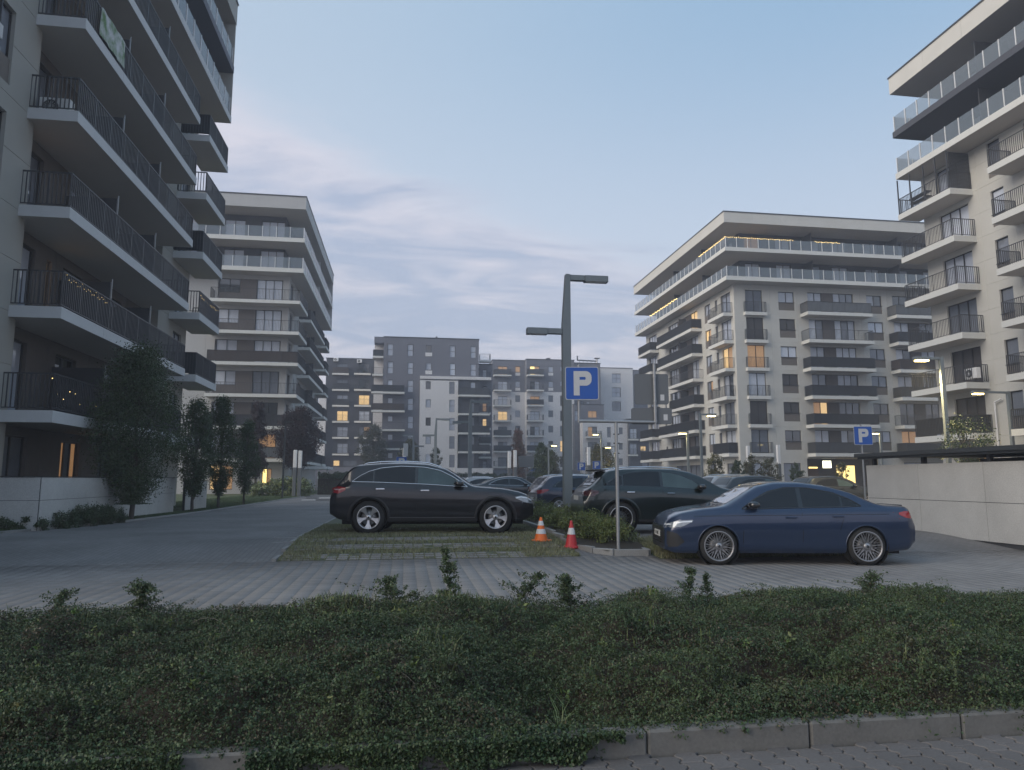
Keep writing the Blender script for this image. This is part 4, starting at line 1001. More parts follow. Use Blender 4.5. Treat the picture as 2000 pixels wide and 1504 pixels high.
def P_letter(mb, w, h, y, m, st=.2):
    """capital P as stem plus bowl with a rounded outer corner"""
    t = w * .33
    mb.box(0, y - .003, 0, t, y, h, m)
    bh = h * .60; z0 = h - bh
    def arc(cx, cz, r, a0, a1, n=8): return [(cx + r * math.cos(a0 + (a1 - a0) * k / n), cz + r * math.sin(a0 + (a1 - a0) * k / n)) for k in range(n + 1)]
    ro = w * .33; ri = w * .05
    outer = [(t, h)] + arc(w - ro, h - ro, ro, math.pi/2, 0) + arc(w - ro, z0 + ro, ro, 0, -math.pi/2) + [(t, z0)]
    inner = [(t, h - t)] + arc(w - t - ri, h - t - ri, ri, math.pi/2, 0) + arc(w - t - ri, z0 + t + ri, ri, 0, -math.pi/2) + [(t, z0 + t)]
    n = len(outer)
    for i in range(n - 1):
        a, b, c, d = outer[i], outer[i+1], inner[i+1], inner[i]
        mb.face([(d[0], y - .003, d[1]), (c[0], y - .003, c[1]), (b[0], y - .003, b[1]), (a[0], y - .003, a[1])], m)
def rounded(w, h, r, n=5):
    pts = []
    for cx, cz, a0 in ((w - r, r, -math.pi/2), (w - r, h - r, 0), (r, h - r, math.pi/2), (r, r, math.pi)):
        for k in range(n + 1): a = a0 + math.pi/2 * k / n; pts.append((cx + r * math.cos(a), cz + r * math.sin(a)))
    return pts
M_blue = mat('sign_blue', (.015, .09, .38), .35, noise=.05, nscale=2)
M_signw = mat('sign_white', (.55, .55, .55), .4)
M_signback = mat('sign_back_grey', (.13, .14, .15), .5, noise=.05)
def P_panel(parent, Mx, s=.66, name='parking_sign'):
    a = MB(); a.prism(rounded(s, s, .04 * s / .66), -.004, .012, M_signw); o = a.build(name, parent, Mx)
    b = MB(); b.prism([(x + .012 * s / .66, z + .012 * s / .66) for x, z in rounded(s - .024 * s / .66, s - .024 * s / .66, .035 * s / .66)], -.007, -.0045, M_blue); b.build('sign_face', o, Mx)
    c = MB(); P_letter(c, s * .54, s * .74, -.0085, M_signw); c.build('letter_p', o, Mx @ Matrix.Translation((s * .25, 0, s * .13)))
    return o
def text_me(s, size, m, ext=.001, bold=False):
    cu = bpy.data.curves.new('txt', 'FONT'); cu.body = s; cu.size = size; cu.extrude = ext; cu.align_x = 'CENTER'; cu.align_y = 'CENTER'
    if bold: cu.offset = size * .03
    o = bpy.data.objects.new('txt', cu); COL.objects.link(o); dg = bpy.context.evaluated_depsgraph_get()
    me = bpy.data.meshes.new_from_object(o.evaluated_get(dg)); bpy.data.objects.remove(o); me.materials.clear(); me.materials.append(m); return me

def signs():
    # tube frame carrying the parking sign and two sign boards seen from behind
    t = thing('sign_frame', 'tube pole with a crossbar carrying the large blue parking sign and two sign backs', 'sign', (4.16, 13.74, gz(13.74)))
    z0 = gz(13.74) + .08
    def ax(p): return (3.43 + (4.94 - 3.43) * p, 13.845 + (13.62 - 13.845) * p)
    ang = math.atan2(13.62 - 13.845, 4.94 - 3.43)
    mb = MB(); mb.tube((4.16, 13.736, z0 - .2), (4.16, 13.736, 1.75), .036, .036, M_galv, 12); mb.build('pole', t)
    mb = MB(); mb.tube((4.16, 13.736, 1.75), (4.16, 13.736, 2.43), .031, .031, M_galv, 12); up = mb.build('upper_pole', t)
    for z in (1.82, 2.02, 2.2):
        for sx in (-1, 1): mb = MB(); mb.tube((4.16 + sx * .03, 13.736, z), (4.16 + sx * .06, 13.736, z), .012, .012, M_anthr, 6); mb.build('bolt', up)
    a, b = ax(0), ax(1)
    mb = MB(); mb.tube((*a, 2.465), (*b, 2.44), .032, .032, M_galv, 12); mb.build('crossbar', t)
    mb = MB(); mb.tube((*a, 2.43), (a[0], a[1], 3.6), .027, .027, M_galv, 12); mb.build('upright', t)
    mb = MB(); mb.tube((*b, 2.42), (b[0], b[1], 3.62), .03, .03, M_galv, 12); mb.tube((*b, 2.3), (b[0], b[1], 2.42), .02, .02, M_galv, 10); mb.build('upright', t)
    Mx = Matrix.Translation((3.155, 13.835, 2.885)) @ Matrix.Rotation(ang, 4, 'Z'); P_panel(t, Mx, .665)
    for (x0, zb, w, h) in ((-.40, 2.80, .69, .62), (-.475, 2.40, .82, .33)):
        Mx = Matrix.Translation((b[0], b[1] - .0, zb)) @ Matrix.Rotation(ang, 4, 'Z') @ Matrix.Translation((x0, .04, 0))
        q = MB(); q.prism(rounded(w, h, .05), 0, .012, M_signback); o = q.build('sign_back', t, Mx)
        q = MB(); q.box(w - .17 , -.003, .08, w - .09, -.0005, .20, M_signw); q.build('sticker', o, Mx)
        for zc in (zb + .06, zb + h - .06):
            q = MB(); q.tube((b[0], b[1], zc - .02), (b[0], b[1], zc + .02), .038, .038, M_galv, 12); q.build('clamp', o)
    # right parking sign
    t = thing('parking_sign_post', 'blue parking sign on a thin grey post at the corner of the bin shelter', 'sign', (15.2, 22, 0))
    mb = MB(); mb.tube((15.2, 22.0, -.1), (15.2, 22.0, 3.15), .03, .03, M_galv, 10); mb.build('pole', t)
    P_panel(t, Matrix.Translation((14.9, 21.95, 2.46)) @ Matrix.Rotation(R(-8), 4, 'Z'), .62)
    # two far parking signs
    for x, y, zz, lab in ((13.4, 53.6, 2.0, 'small distant parking sign with no plate below it'), (14.55, 53.4, 2.1, 'small distant parking sign with a white plate reading Koniec below it')):
        t = thing('parking_sign_post', lab, 'sign', (x, y, 0), 0, 'parking signs in the distance')
        mb = MB(); mb.tube((x, y + .03, -.1), (x, y + .03, zz + .6), .03, .03, M_galv, 8); mb.build('pole', t)
        P_panel(t, Matrix.Translation((x - .3, y, zz)), .62)
        if 'Koniec' in lab:
            mb = MB(); mb.box(x - .33, y - .005, zz - .27, x + .33, y + .005, zz - .03, M_signw); pl = mb.build('plate', t)
            obj('lettering', text_me('Koniec', .2, M_frame, bold=True), Matrix.Translation((x, y - .008, zz - .15)) @ Matrix.Rotation(math.pi/2, 4, 'X'), pl)
    t = thing('parking_sign_post', 'blue and white sign showing just above the roof of the black car', 'sign', (-.5, 42, 0))
    mb = MB(); mb.tube((-.15, 42.03, -.1), (-.15, 42.03, 2.6), .03, .03, M_galv, 8); mb.build('pole', t)
    P_panel(t, Matrix.Translation((-.5, 42, 2.0)), .62)
    mb = MB(); mb.box(-.1, 41.97, 2.64, .17, 42.0, 3.4, M_signw); mb.build('plate', t)
    # traffic sign back far
    t = thing('road_sign', 'grey back of a square road sign beside the two light columns', 'sign', (10.0, 60, 0))
    mb = MB(); mb.tube((10.2, 60, -.1), (10.2, 60, 3.3), .03, .03, M_galv, 8); mb.build('pole', t)
    mb = MB(); mb.box(9.55, 59.9, 2.35, 10.85, 59.93, 3.3, M_signback); mb.build('sign_back', t)

def cone(label, x, y, h, r, m, m2, bands, base_sq):
    t = thing('traffic_cone', label, 'traffic cone', (x, y, gz(y) + .004), rnd.uniform(0, 1)); Mx = W[t.name]
    b = MB()
    if base_sq: b.bbox(-r * 1.25, -r * 1.25, 0, r * 1.25, r * 1.25, .03, m, .012)
    else: b.lathe([(r * 1.02, 0), (r * 1.02, .03), (r * .9, .045)], m, 24)
    b.build('base', t, Mx)
    rr = lambda z: (r * .9) * (1 - z / h) + .022 * (z / h) if not base_sq else r * (1 - z / h) ** 1.0 * .95 + .022
    c = MB(); zs = np.linspace(.03, h, 12); prof = [(rr(z), z) for z in zs] + [(.018, h), (.018, h - .03)]; c.lathe(prof, m, 28); c.build('cone_body', t, Mx)
    for z0, z1 in bands:
        c = MB(); zz = np.linspace(z0, z1, 4); c.lathe([(rr(z) + .003, z) for z in zz], m2, 28); c.build('reflective_band', t, Mx)
    return t
def furniture():
    big_lamp('tall grey angular lamp post with two opposite arms rising from the shrub island', 4.38, 19.06, .03, 0)
    big_lamp('distant angular lamp post seen above the roof of the black car', 4.05, 44.9, 0, 0, 6.3, 4.9)
    big_lamp('angular lamp post farther off against the white front of the tallest block', 2.6, 62, 0, 0, 6.6, 5.1)
    big_lamp('smallest angular lamp post with arms to the left, against the white far front', .9, 78, 0, math.pi, 6.2, 4.9)
    lit_lamp('bright lit lamp on a thick post behind the bin shelter wall', 22.57, 26.96, 0, R(-6), 6.5, .55, 900)
    lit_lamp('lit lamp head in front of the lower balconies of the right edge block', 31.6, 34.2 - 1.0, 0, R(0), 5.95, 1.5, 60)
    lit_lamp('lit lamp nearer the cream corner block, its lamp facing right', 19.7, 45.6, 0, math.pi, 5.75, .5, 40)
    lit_lamp('lit lamp nearer the cream corner block, its lamp facing left', 19.45, 47.3, 0, 0, 4.65, .05, 40)
    lit_lamp('lit lamp on a short arm beside the round green tree in the distance', 14.9, 73.6, 0, math.pi, 5.0, .3, 60)
    lit_lamp('lit lamp in front of the lit balcony of the low white block', 20.4, 72.8, 0, 0, 6.15, .3, 60)
    lit_lamp('lit lamp over the yellowish tree below the sign crossbar', 21.9, 72.7, 0, 0, 4.8, .5, 120)
    lit_lamp('small lit lamp to the right of the parking sign by the bin shelter', 39.6, 54.8, 0, 0, 5.3, .1, 30)
    lit_lamp('small lit lamp just above the bin shelter roof', 50.2, 68.3 , 0, math.pi, 4.75, .1, 0)
    mb = thing('street_lamp', 'slim dark lamp post at the edge of the left lawn', 'street lamp', (-8.15, 50.5, 0))
    q = MB(); q.box(-8.2, 50.45, -.1, -8.1, 50.55, 5.2, M_coping); q.build('pole', mb); q = MB(); q.box(-8.19, 50.4, 5.2, -7.6, 50.6, 5.3, M_coping); q.build('lamp_head', mb)
    # light columns (unlit)
    cols = [(-8.27, 56.4, 3.55, 'left of the two light columns in the flowering bushes on the left'), (-7.90, 56.4, 3.5, 'right of the two light columns in the flowering bushes on the left'),
            (8.68, 59.4, 3.65, 'left of the two light columns beside the grey sign back'), (9.15, 59.3, 3.75, 'right of the two light columns beside the grey sign back'),
            (15.25, 58.4, 4.0, 'single light column between the two distant parking signs'), (-.05, 60, 3.9, 'single light column above the black car'),
            (28.3, 56, 4.1, 'left light column in front of the cream corner block'), (31.0, 56, 4.2, 'right light column in front of the cream corner block')]
    c1 = MB(); c1.bbox(-.13, -.13, -.1, .13, .13, 2.4, M_signback, .02); a1 = c1.me('shaft')
    c2 = MB(); c2.bbox(-.13, -.13, 2.41, .13, .13, 3.85, M_white, .02); a2 = c2.me('light_diffuser')
    for x, y, h, lab in cols:
        t = thing('light_column', lab, 'light column', (x, y, 0), 0, 'square light columns around the car park'); M_ = W[t.name] @ Matrix.Diagonal((1, 1, h / 3.85, 1))
        obj('shaft', a1, M_, t); obj('light_diffuser', a2, M_, t)
    mo = mat('cone_orange', (.78, .16, .02), .5, noise=.1); mr = mat('cone_red', (.50, .03, .035), .5, noise=.1); mw = mat('cone_white', (.66, .66, .66), .45, noise=.1)
    cone('bright orange traffic cone with two white bands standing on the grass', 2.93, 15.35, .50, .135, mo, mw, [(.155, .255), (.33, .425)], True)
    cone('red traffic cone with one white band beside the concrete kerb', 3.40, 14.5, .545, .15, mr, mw, [(.27, .40)], False)
    # string lights
    def string(label, pts, n, sag, r=.016):
        t = thing('string_lights', label, 'string lights', pts[0], 0, 'warm string lights on balcony rails'); mbw = MB(); mbb = MB()
        P = []
        for i in range(len(pts) - 1):
            for k in range(n + (i == len(pts) - 2)): 
                p = Vector(pts[i]).lerp(Vector(pts[i+1]), k / n); p.z -= sag * abs(math.sin(k * .9)); P.append(p)
        for a, b in zip(P[:-1], P[1:]): mbw.tube(a, b, .004, .004, M_anthr, 4, False)
        for p in P: mbb.lathe([(0, -r), (r, 0), (0, r)], M_bulb, 6, c=tuple(p))
        mbw.build('cable', t); mbb.build('bulbs', t)
    string('string of warm lights round the top terrace corner of the cream corner block', [(30.5, 69.5, 24.85), (30.5, 63.15, 24.85), (37.6, 63.15, 24.85)], 36, .07, .035)
    string('short string of warm lights farther along the top terrace of the cream corner block', [(40.0, 63.15, 24.83), (42.6, 63.15, 24.83)], 16, .08, .035)
    string('warm lights along the lower terrace on the left face of the cream corner block', [(30.5, 85, 22.0), (30.5, 76, 22.0)], 34, .12, .05)
    string('warm lights hung inside the lowest left balcony railing', [(-9.75, 21.3, 4.1), (-9.75, 24.6, 4.0)], 9, .5, .014)
    string('dim garland along the rail of the second lowest left balcony', [(-9.64, 21.4, 7.1), (-9.64, 24.2, 7.1)], 20, .15, .007)
    string('warm lights on the rail of the end balcony above the left trees', [(-9.66, 34.5, 9.9), (-9.66, 37.6, 9.95)], 14, .1, .012)
    # banner on the left balcony rail
    t = thing('banner', 'green and white patterned cloth banner tied to an upper left balcony rail', 'banner', (-9.56, 22.9, 15))
    mb = MB()
    for i in range(8):
        for k in range(6):
            y0, y1 = 22.0 + i * .24, 22.0 + (i + 1) * .24; f = lambda y, z: -9.56 + .02 * math.sin(y * 9 + z * 3)
            z0, z1 = 14.95 + k * .15, 14.95 + (k + 1) * .15; mb.face([(f(y0, z0), y0, z0), (f(y1, z0), y1, z0), (f(y1, z1), y1, z1), (f(y0, z1), y0, z1)], mat('banner_cloth', (.10, .20, .07), .8, noise=.3, nscale=2.5, col2=(.55, .56, .58)), True)
    mb.build('cloth', t)
    ac(-10.85, 21.5, 11.89, 0, 'air conditioner on the third left balcony floor behind the bars')
    ac(31.75, 36.2, 7.0, R(-90), 'air conditioner on a low balcony of the right edge block')
    # blue parasol on far balcony
    t = thing('parasol', 'folded blue sunshade on a ground floor balcony of the far block', 'parasol', (27, 128, 1.5))
    X, Z = FP(1047, 912, 128); mb = MB(); mb.mesh([(X - 1.4, 128, Z - .7), (X + 1.1, 127.5, Z - .5), (X + .9, 128.5, Z - .6), (X + .3, 128, Z + 1.2)], [(0, 1, 3), (1, 2, 3), (2, 0, 3), (0, 2, 1)], mat('blue_fabric', (.03, .12, .45), .7)); mb.build('canopy', t)
    mb = MB(); mb.tube((X + .3, 128, Z - 1.4), (X + .3, 128, Z + 1.2), .04, .03, M_galv); mb.build('pole', t)
# ======================================================================= cars
def sm(xs, pts, s=.05):
    px, pz = zip(*pts); z = np.interp(xs, px, pz); dx = xs[1] - xs[0]; r = max(1, int(3 * s / dx)); k = np.exp(-.5 * (np.arange(-r, r + 1) * dx / s) ** 2); k /= k.sum()
    return np.convolve(np.pad(z, r, mode='edge'), k, mode='valid')
class Body:
    def __init__(s, P):
        s.P = P; s.L = P['L']; s.xs = np.arange(0, s.L + 1e-6, .0125 if P.get('fine', True) else .04)
        sc = P.get('smooth', .05)
        s.top = sm(s.xs, P['top'], sc); s.belt = sm(s.xs, P['belt'], sc); s.sill = sm(s.xs, P['sill'], .03); s.hw = sm(s.xs, P['plan'], .05)
        s.nsec = 46; s.sec = []
        tum = P.get('tumble', .32)
        for i, x in enumerate(s.xs):
            zb, zl, zt, h = s.sill[i], s.belt[i], s.top[i], s.hw[i]
            zl = min(zl, zt - .01); g = zt - zl; k = min(1, max(0, (g - .10) / .25)); k = k * k * (3 - 2 * k)
            ef = .45 * (1 - k) + .88 * k; ye = h - .05 - .012 - tum * g * ef
            H = zl - zb
            pts = [(h - .10, zb), (h - .055, zb + .03), (h - .028, zb + .16 * H), (h - .022, zb + .30 * H), (h - .002, zb + .52 * H), (h, zb + .70 * H), (h - .006, zb + .82*H), (h - .022, zb + .93 * H), (h - .05, zl),
                   (h - .062 - tum * g * ef * .15, zl + g * ef * .15), (ye, zl + g * ef), (ye - .05, zl + g * (ef + (1 - ef) * .45)), (ye * .78, zl + g * (ef + (1 - ef) * .80)), (ye * .45, zl + g * (ef + (1 - ef) * .96)), (0, zt)]
            s.sec.append(np.array(pts))
        s.edge = 10
    def idx(s, x): return min(len(s.xs) - 1, max(0, int(round(x / (s.xs[1] - s.xs[0])))))
    def S(s, x, z):
        p = s.sec[s.idx(x)][:s.edge + 2]; return float(np.interp(z, p[:, 1], p[:, 0]))
    def T(s, x, y):
        p = s.sec[s.idx(x)][s.edge:][::-1]; return float(np.interp(abs(y), p[:, 0], p[:, 1]))
    def arch(s, x):
        z = -1
        for ax in (s.P['ra'], s.P['fa']):
            r = s.P['wr'] + s.P.get('ag', .055); d = abs(x - ax)
            if d < r: z = max(z, s.P['wr'] + math.sqrt(r * r - d * d))
        return z
    def F(s, y, z, front=True):
        rng = range(len(s.xs) - 1, -1, -1) if front else range(len(s.xs))
        for i in rng:
            p = s.sec[i]
            if p[0, 1] - .0 <= z <= p[-1, 1]:
                q = p[:s.edge + 2]
                if z <= q[-1, 1]: w = np.interp(z, q[:, 1], q[:, 0])
                else: w = np.interp(z, p[s.edge:, 1], p[s.edge:, 0])
                if w >= abs(y): return float(s.xs[i])
        return 0. if not front else s.L
    def mesh(s, m):
        fine = s.xs; n = 38; V = []; 
        for i, x in enumerate(fine):
            p = s.sec[i]; a = s.arch(x); z0 = max(p[0, 1], a)
            # arc-length param between z0 and top
            side = p[:s.edge + 1]; ts = np.linspace(0, 1, 24); zz = z0 + (side[-1, 1] - z0) * ts
            yy = np.interp(zz, side[:, 1], side[:, 0])
            top = p[s.edge:]; u = np.linspace(0, 1, 12)[1:]; d = np.r_[0, np.cumsum(np.hypot(*np.diff(top, axis=0).T))]; d /= d[-1]
            ty = np.interp(u, d, top[:, 0]); tz = np.interp(u, d, top[:, 1])
            V.append(np.c_[np.full(24 + 11, x), np.r_[yy, ty], np.r_[zz, tz]])
        V = np.array(V); A = V.shape[1]; full = np.concatenate([V, (V * [1, -1, 1])[:, ::-1][:, 1:]], 1); A2 = full.shape[1]; nx = len(fine)
        vs = full.reshape(-1, 3); idx = np.arange(nx * A2).reshape(nx, A2)
        F = np.stack([idx[:-1, :-1].ravel(), idx[1:, :-1].ravel(), idx[1:, 1:].ravel(), idx[:-1, 1:].ravel()], 1)
        me = npmesh('body', vs, F, m, True)
        bm = bmesh.new(); bm.from_mesh(me); bm.verts.ensure_lookup_table()
        for r_ in (0, nx - 1):
            vv = [bm.verts[int(k)] for k in idx[r_]];
            if r_: vv = vv[::-1]
            try: f = bm.faces.new(vv)
            except Exception: pass
        bmesh.ops.recalc_face_normals(bm, faces=bm.faces); bm.to_mesh(me); bm.free(); return me

M_rubber = mat('tyre_rubber', (.018, .018, .018), .85, noise=.2, nscale=20)
M_alloy = mat('alloy_silver', (.55, .55, .56), .3, metal=.85)
M_alloyD = mat('alloy_dark', (.05, .05, .055), .35, metal=.6)
M_blackp = mat('black_plastic', (.02, .02, .022), .6)
M_gloss = mat('gloss_black', (.008, .008, .01), .08, coat=1)
M_chrome = mat('chrome_trim', (.75, .76, .78), .15, metal=1)
M_cglass = mat('car_window_tinted', (.012, .014, .018), .03, spec=.5)
M_cglassL = mat('car_window_clear', (.055, .085, .09), .03, spec=.7, noise=.5, nscale=2)
M_tail = mat('tail_lamp_red', (.32, .01, .015), .12, coat=1)
M_tailw = mat('tail_lamp_highlight', (.55, .38, .38), .15, coat=1)  # pale colour paints a white highlight on the red tail lamp
M_headl = mat('head_lamp_lens', (.30, .33, .36), .08, coat=1, metal=.3, noise=.4, nscale=14)
M_drl = mat('head_lamp_strip', (.7, .75, .8), .2, coat=1)
M_plate = mat('number_plate_white', (.62, .62, .60), .4)
M_under = mat('underbody_black', (.006, .006, .006), .9)

_wheel = {}
def wheel_mesh(r, rim, style, w=.22):
    k = (r, rim, style)
    if k in _wheel: return _wheel[k]
    t = MB(); hw = w / 2
    t.lathe([(rim - .02, hw - .015), (rim + .004, hw - .004), (rim + .03, hw + .004), (r - .045, hw), (r - .012, hw - .03), (r, hw - .055), (r, -hw + .055), (r - .012, -hw + .03), (r - .045, -hw), (rim, -hw)], M_rubber, 44, 'y')
    q = MB(); mf = {'star': M_alloy, 'mesh': mat('alloy_two_tone', (.36, .36, .37), .3, metal=.8), 'dark': M_alloyD, 'plain': M_alloy}[style]
    q.lathe([(rim + .006, -hw - .001), (rim - .006, -hw - .006), (rim - .018, -hw + .004), (rim - .024, -hw + .03), (rim - .03, hw - .02)], mf, 40, 'y')
    q.lathe([(rim - .03, .02), (.0, .02)], M_under, 24, 'y')
    q.lathe([(.17, -.02), (.17, -.035), (.06, -.035), (.0, -.035)], mat('brake_disc', (.2, .2, .2), .4, metal=.7), 24, 'y')
    q.lathe([(.062, -.05), (.062, -hw + .02), (.05, -hw + .008), (0, -hw + .008)], mf, 20, 'y')
    q.lathe([(.026, -hw + .007), (.024, -hw + .001), (0, -hw + .001)], M_gloss, 14, 'y')
    def spoke(a0, a1, w0, w1, y0, y1, r0=.045, r1=None, th=.022):
        r1 = r1 or rim - .012; c0, s0 = math.cos(a0), math.sin(a0); c1, s1 = math.cos(a1), math.sin(a1)
        P0 = Vector((c0 * r0, 0, s0 * r0)); P1 = Vector((c1 * r1, 0, s1 * r1)); d = (P1 - P0).normalized(); nrm = Vector((-d.z, 0, d.x))
        vs = []
        for P, ww, y in ((P0, w0, y0), (P1, w1, y1)):
            for sx, yy in ((-1, y + th), (-.82, y), (.82, y), (1, y + th)): vs.append((P.x + nrm.x * ww * sx, yy, P.z + nrm.z * ww * sx))
        q.mesh(vs, [(0, 1, 5, 4), (1, 2, 6, 5), (2, 3, 7, 6), (3, 0, 4, 7)], mf)
    yo = -hw + .012
    if style == 'star':
        for i in range(5):
            a = math.pi / 2 + i * 2 * math.pi / 5; spoke(a, a, .022, .05, yo + .02, yo - .008)
            for s_ in (-1, 1): spoke(a + s_ * .1, a + s_ * .27, .010, .016, yo + .02, yo - .006, .12)
    elif style == 'mesh':
        for i in range(10):
            a = i * 2 * math.pi / 10
            for s_ in (-1, 1): spoke(a, a + s_ * .36, .0060, .0052, yo + .02, yo - .004, .05); 
            for s_ in (-1, 1): spoke(a, a + s_ * .13, .0045, .0042, yo + .014, yo - .003, .13)
    elif style == 'dark':
        for i in range(15):
            a = i * 2 * math.pi / 15; spoke(a, a + .06, .008, .007, yo + .02, yo)
        q.lathe([(rim + .008, -hw - .003), (rim - .004, -hw - .008), (rim - .012, -hw - .003)], M_alloy, 40, 'y')
    else:
        for i in range(5):
            a = i * 2 * math.pi / 5; spoke(a, a, .03, .035, yo + .015, yo)
    _wheel[k] = (t.me('tyre'), q.me('rim')); return _wheel[k]

def car(name, label, cat, P, loc, rz, paint, detail=2, group=None):
    """x runs from the tail (0) to the nose (L); loc = ground point under the rear axle"""
    t = thing(name, label, cat, loc, rz, group); s = P.get('s', 1)
    M0 = W[t.name] @ Matrix.Scale(s, 4) @ Matrix.Translation((-P['ra'], 0, 0))
    B = Body(P); fine = detail > 1
    pm = paint
    ob = obj('body', B.mesh(pm), M0, t)
    # underbody
    u = MB(); zs = .5 * P['wr']
    u.box(.25, -.62, zs + .02, B.L - .25, .62, P['wr'] + .30, M_under)
    for ax in (P['ra'], P['fa']):
        for sd in (-1, 1): u.lathe([(P['wr'] + .045, -sd * .0), (P['wr'] + .045, sd * .24)], M_under, 24, 'y', (ax, sd * (P['W'] / 2 - .27), P['wr'])); u.lathe([(P['wr'] + .045, 0), (0, 0)], M_under, 24, 'y', (ax, sd * (P['W'] / 2 - .27), P['wr']))
    u.build('underbody', t, M0)
    def side_patch(nm, xa, xb, lo, hi, m, off=.004, nz=5, nx=None, sides=(-1, 1), parent=None, solid=False):
        n = nx or max(3, int((xb - xa) / .035)); xs = np.linspace(xa, xb, n)
        out_ = []
        for sd in sides:
            g = MB(); V = []
            for x in xs:
                a, b = (np.interp(x, *zip(*lo)) if not callable(lo) else lo(x)), (np.interp(x, *zip(*hi)) if not callable(hi) else hi(x))
                for k in range(nz + 1):
                    z = a + (b - a) * k / nz; V.append((x, sd * (B.S(x, z) + off), z))
            F = []
            for i in range(n - 1):
                for k in range(nz):
                    q = (i*(nz+1)+k, (i+1)*(nz+1)+k, (i+1)*(nz+1)+k+1, i*(nz+1)+k+1); F.append(q if sd < 0 else q[::-1])
            g.mesh(V, F, m, True); out_.append(g.build(nm, parent or t, M0))
        return out_
    def line(nm, pts, r, m, sides=(-1, 1), off=.004, parent=None):
        for sd in sides:
            g = MB(); Q = [Vector((x, sd * (B.S(x, z) + off), z)) for x, z in pts]
            for a, b in zip(Q[:-1], Q[1:]): g.tube(a, b, r, r, m, 5, False)
            g.build(nm, parent or t, M0)
    def end_patch(nm, ya, yb, za, zb, m, front=True, off=.006, ny=8, nz=6, parent=None, zfun=None):
        g = MB(); V = []
        for i in range(ny + 1):
            y = ya + (yb - ya) * i / ny
            a, b = (zfun(y) if zfun else (za, zb))
            for k in range(nz + 1):
                z = a + (b - a) * k / nz; V.append((B.F(y, z, front) + (off if front else -off), y, z))
        F = [(i*(nz+1)+k, (i+1)*(nz+1)+k, (i+1)*(nz+1)+k+1, i*(nz+1)+k+1) for i in range(ny) for k in range(nz)]
        if not front: F = [f[::-1] for f in F]
        g.mesh(V, F, m, True); return g.build(nm, parent or t, M0)
    # windows
    for w in P['windows']:
        g = M_cglassL if w.get('clear') else M_cglass
        side_patch('side_window', w['x'][0], w['x'][1], w['lo'], w['hi'], g, .004)
    if P.get('dlo'):
        side_patch('window_surround', P['dlo'][0][0][0], P['dlo'][0][-1][0], P['dlo'][0], P['dlo'][1], M_gloss, .002)
        if P.get('chrome', True):
            lo, hi = P['dlo']; 
            line('window_trim', [(x, z) for x, z in zip(np.linspace(hi[0][0], hi[-1][0], 30), np.interp(np.linspace(hi[0][0], hi[-1][0], 30), *zip(*hi)))], .010, P.get('trim', M_chrome), off=.004)
            line('window_trim', [(x, z) for x, z in zip(np.linspace(lo[0][0], lo[-1][0], 16), np.interp(np.linspace(lo[0][0], lo[-1][0], 16), *zip(*lo)))], .009, P.get('trim', M_chrome), off=.004)
    # windscreen and rear window on the upper surface
    for nm, (xa, xb), m_, (wa, wb) in (('windscreen', P['screen'], P.get('screen_m', M_cglassL), P.get('sw', (.60, .50))), ('rear_window', P['rscreen'], M_cglass, P.get('rw', (.52, .46)))):
        g = MB(); n = 14; V = []
        for i in range(n + 1):
            x = xa + (xb - xa) * i / n; yw = wa + (wb - wa) * i / n
            for k in range(13): y = -yw + 2 * yw * k / 12; V.append((x, y, B.T(x, y) + .006))
        F = [(i*13+k, (i+1)*13+k, (i+1)*13+k+1, i*13+k+1) for i in range(n) for k in range(12)]
        if xb > xa: pass
        g.mesh(V, F, m_, True); g.build(nm, t, M0)
    # lamps
    for w in P['tail']: 
        tl = side_patch('tail_lamp', w[0], w[1], w[2], w[3], P.get('tail_m', M_tail), .006)
        if P.get('tstrip'): side_patch('lamp_highlight_strip', .05, .22, lambda x: .985, lambda x: 1.01, M_tailw, .009, 2, parent=tl[0])
    end_patch('tail_lamp', -P['W']*.47, -P['W']*.27, *P['tz'], P.get('tail_m', M_tail), False); end_patch('tail_lamp', P['W']*.27, P['W']*.47, *P['tz'], P.get('tail_m', M_tail), False)
    hl = []
    for w in P['head']: hl += side_patch('head_lamp', w[0], w[1], w[2], w[3], M_headl, .006)
    for sd in (-1, 1):
        ya, yb = sorted((sd * P['W'] * .30, sd * P['W'] * .465))
        h_ = end_patch('head_lamp', ya, yb, *P['hz'], M_headl, True)
        end_patch('head_lamp_strip', ya, yb, P['hz'][1] - .035, P['hz'][1] - .012, M_drl, True, .010, parent=h_)
    for w in P['head']:
        side_patch('head_lamp_strip', w[0] + .02, w[1], lambda x, w=w: np.interp(x, *zip(*w[3])) - .04, lambda x, w=w: np.interp(x, *zip(*w[3])) - .015, M_drl, .009, 2, parent=hl[0])
    gz0, gz1 = P['grille']
    gw = P.get('gw', .25); gr = end_patch('grille', -P['W']*gw, P['W']*gw, gz0, gz1, M_blackp, True, .004)
    for w in P.get('side_dark', []): side_patch('side_intake', w[0], w[1], w[2], w[3], M_blackp, .006)
    if fine:
        for k in range(7):
            z = gz0 + (gz1 - gz0) * (k + .5) / 7; end_patch('grille_bar', -P['W']*.235, P['W']*.235, z - .006, z + .006, P.get('gm', M_gloss), True, .014, 8, 1, parent=gr)
    end_patch('lower_intake', -P['W']*.36, P['W']*.36, P['intake'][0], P['intake'][1], M_blackp, True, .005)
    # plates
    xf = B.F(0, P['pz'], True); q = MB(); q.box(xf + .01, -.26, P['pz'] - .055, xf + .024, .26, P['pz'] + .055, M_plate); fp = q.build('number_plate', t, M0)
    xr = B.F(0, P['rpz'], False); q = MB(); q.box(xr - .022, -.26, P['rpz'] - .055, xr - .008, .26, P['rpz'] + .055, M_plate); q.build('number_plate', t, M0)
